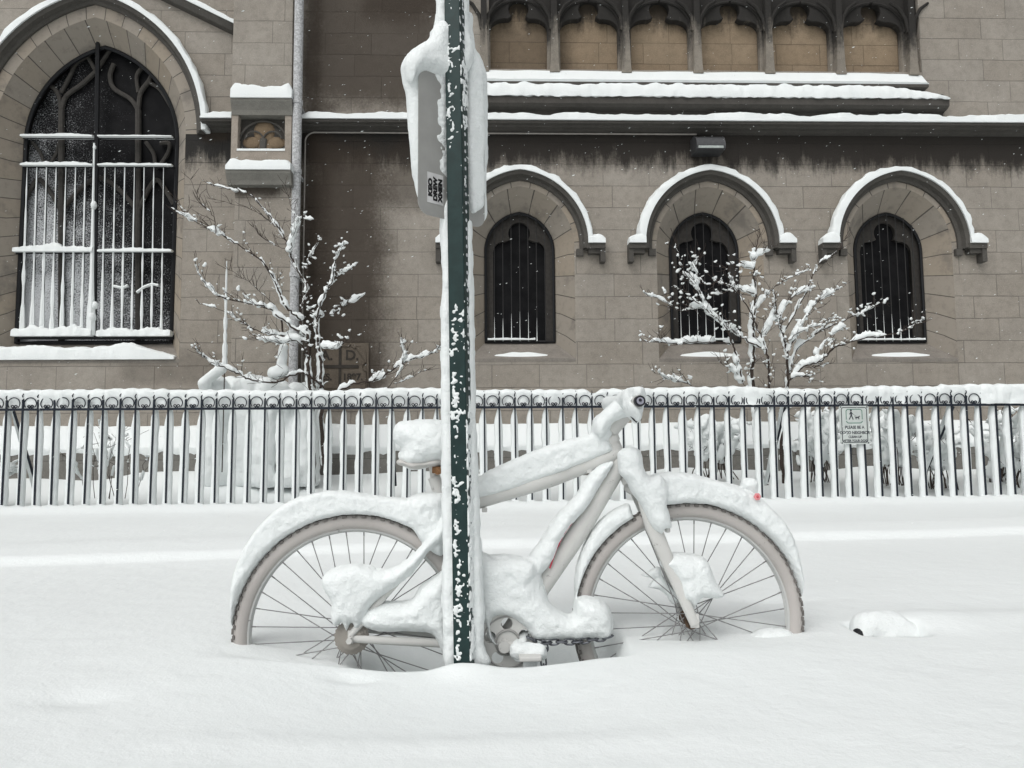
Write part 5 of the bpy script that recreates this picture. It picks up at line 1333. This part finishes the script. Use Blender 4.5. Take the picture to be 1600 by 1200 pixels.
for (u0, u1, vt, vb, sd_, lab) in ((318, 480, 578, 640, 31, 'snow heaped on evergreen bush against the wall left of the larger tree'),):
    rt = root('snow_heaped_bush', TF.M, lab, 'bush')
    x0, zt_ = TF.at(u0, vt, .3); x1, zb_ = TF.at(u1, vb, .3)
    V = Vol((x0-.3, -.3, .5), (x1+.3, 1.15, zt_+.4), .02); rg = random.Random(sd_)
    for i in range(26):
        t = rg.random(); x = x0+(x1-x0)*t; top = zt_-.05-.12*abs(t-.35)*2+rg.uniform(-.05, .04)
        V.cap((x, .35+rg.uniform(-.1, .4), .6), (x, .35+rg.uniform(-.1, .4), top-.12), .14, .12, .05)
    a_ = TF.p3(318, 598, .1); b_ = TF.p3(345, 577, .1); V.cap(a_, b_, .045, .075, .05); V.cap((a_[0]+.1, a_[1]+.2, a_[2]-.3), a_, .13, .05, .06)
    q_ = TF.p3(432, 583, 0); V.cap(q_, (q_[0]+.05, q_[1], q_[2]+.02), .10, .10, .02, sq=(1.1, .9, .8))
    q_ = TF.p3(440, 556, 0); V.cap((q_[0], q_[1], q_[2]-.08), (q_[0]+.02, q_[1], q_[2]+.1), .05, .05, .02)
    V.noise(.02, .16, 3); V.noise(.008, .05, 4); V.obj('snow_load', M_SNOW, rt)['kind'] = 'stuff'
    MB().tube([(xm, .4, .5) if k == 0 else (xm+.05, .38, zt_-.15) for k, xm in enumerate((x0+.8, x0+.8))], .03, 8).obj('stem', M_BARK, rt)
# thin stake crusted with rime
st_ = root('garden_stake', TF.M, 'thin upright rime-crusted stake standing in the bush left of the larger tree', 'stake')
a_ = TF.p3(351, 575, .1); b_ = TF.p3(354.5, 408, .1)
MB().tube([(a_[0], a_[1], .7), a_, b_], .007, 8).obj('rod', M_BARK, st_)
MB().tube([tuple(a_[i]+(b_[i]-a_[i])*t-(.004 if i == 1 else 0) for i in range(3)) for t in np.linspace(0, 1, 30)], [(.024*(1-t)**.8+.006)*(1+.35*nz(t*20, 3, 3)) for t in np.linspace(0, 1, 30)], 8).obj('rime', M_SNOW, st_)

# ================================================================ BURIED LUMP RIGHT OF THE BICYCLE
LF = Frame(2.33, 0)
lp = root('snow_lump', LF.M, 'snow covered lump with a dark gap under it lying right of the front wheel', 'lump')
V = Vol((.98, -.14, .28), (1.75, .22, .60), .006)
V.cap(LF.p3(1358, 982), LF.p3(1388, 988), .052, .06, .02); V.cap(LF.p3(1388, 990), LF.p3(1432, 1004), .06, .05, .02); V.cap(LF.p3(1430, 1006), LF.p3(1500, 1010, .02), .05, .026, .03)
V.cap(LF.p3(1392, 1000, -.03), LF.p3(1402, 1015, -.04), .04, .035, .02); V.cap(LF.p3(1500, 1012, .02), LF.p3(1590, 1004, .05), .022, .012, .03)
V.cap(LF.p3(1420, 1012, -.03), LF.p3(1450, 1024, -.04), .035, .02, .03)
V.cap(LF.p3(1370, 975, 0), LF.p3(1348, 990, -.03), .035, .028, .02); V.noise(.012, .07, 4); V.noise(.004, .025, 5); V.obj('snow_cover', M_SNOW, lp)
q_ = LF.p3(1336, 992, -.01)
a_ = LF.p3(1338, 1002, -.045); MB().tube([(a_[0]-.008, a_[1], a_[2]-.08), (a_[0]-.002, a_[1], a_[2]-.01), (a_[0]+.012, a_[1]+.01, a_[2]+.016), (a_[0]+.10, a_[1]+.05, a_[2]+.02)], [.013, .016, .02, .02], 12).obj('gap_shade_tube', M_BLACK, lp)  # black tube added to make the gap under the lump look dark

# ================================================================ FALLING SNOW
fm = MB(); rg = random.Random(99)
for i in range(1900):
    y = 1.6+8.8*rg.random()**.8; x = rg.uniform(-.75, .75)*y; z = rg.uniform(.6, 1.0+.78*y)
    if z < .5: continue
    r = rg.uniform(.0015, .0040)*(.55+.09*y)
    c = np.array([x, y, z]); d = np.array([1, 0, .38])*r*rg.uniform(.8, 2.2)
    n1 = np.array([0, r, 0]); n2 = np.array([-.38, 0, 1])*r*.55
    fm.add([c-d, c+d, c+n1, c-n1, c+n2, c-n2], [(0, 4, 3), (0, 2, 4), (0, 3, 5), (0, 5, 2), (1, 3, 4), (1, 4, 2), (1, 5, 3), (1, 2, 5)])
o = fm.obj('falling_snow', M_SNOW); o['kind'] = 'stuff'
o['label'] = 'sparse snowflakes drifting through the air'
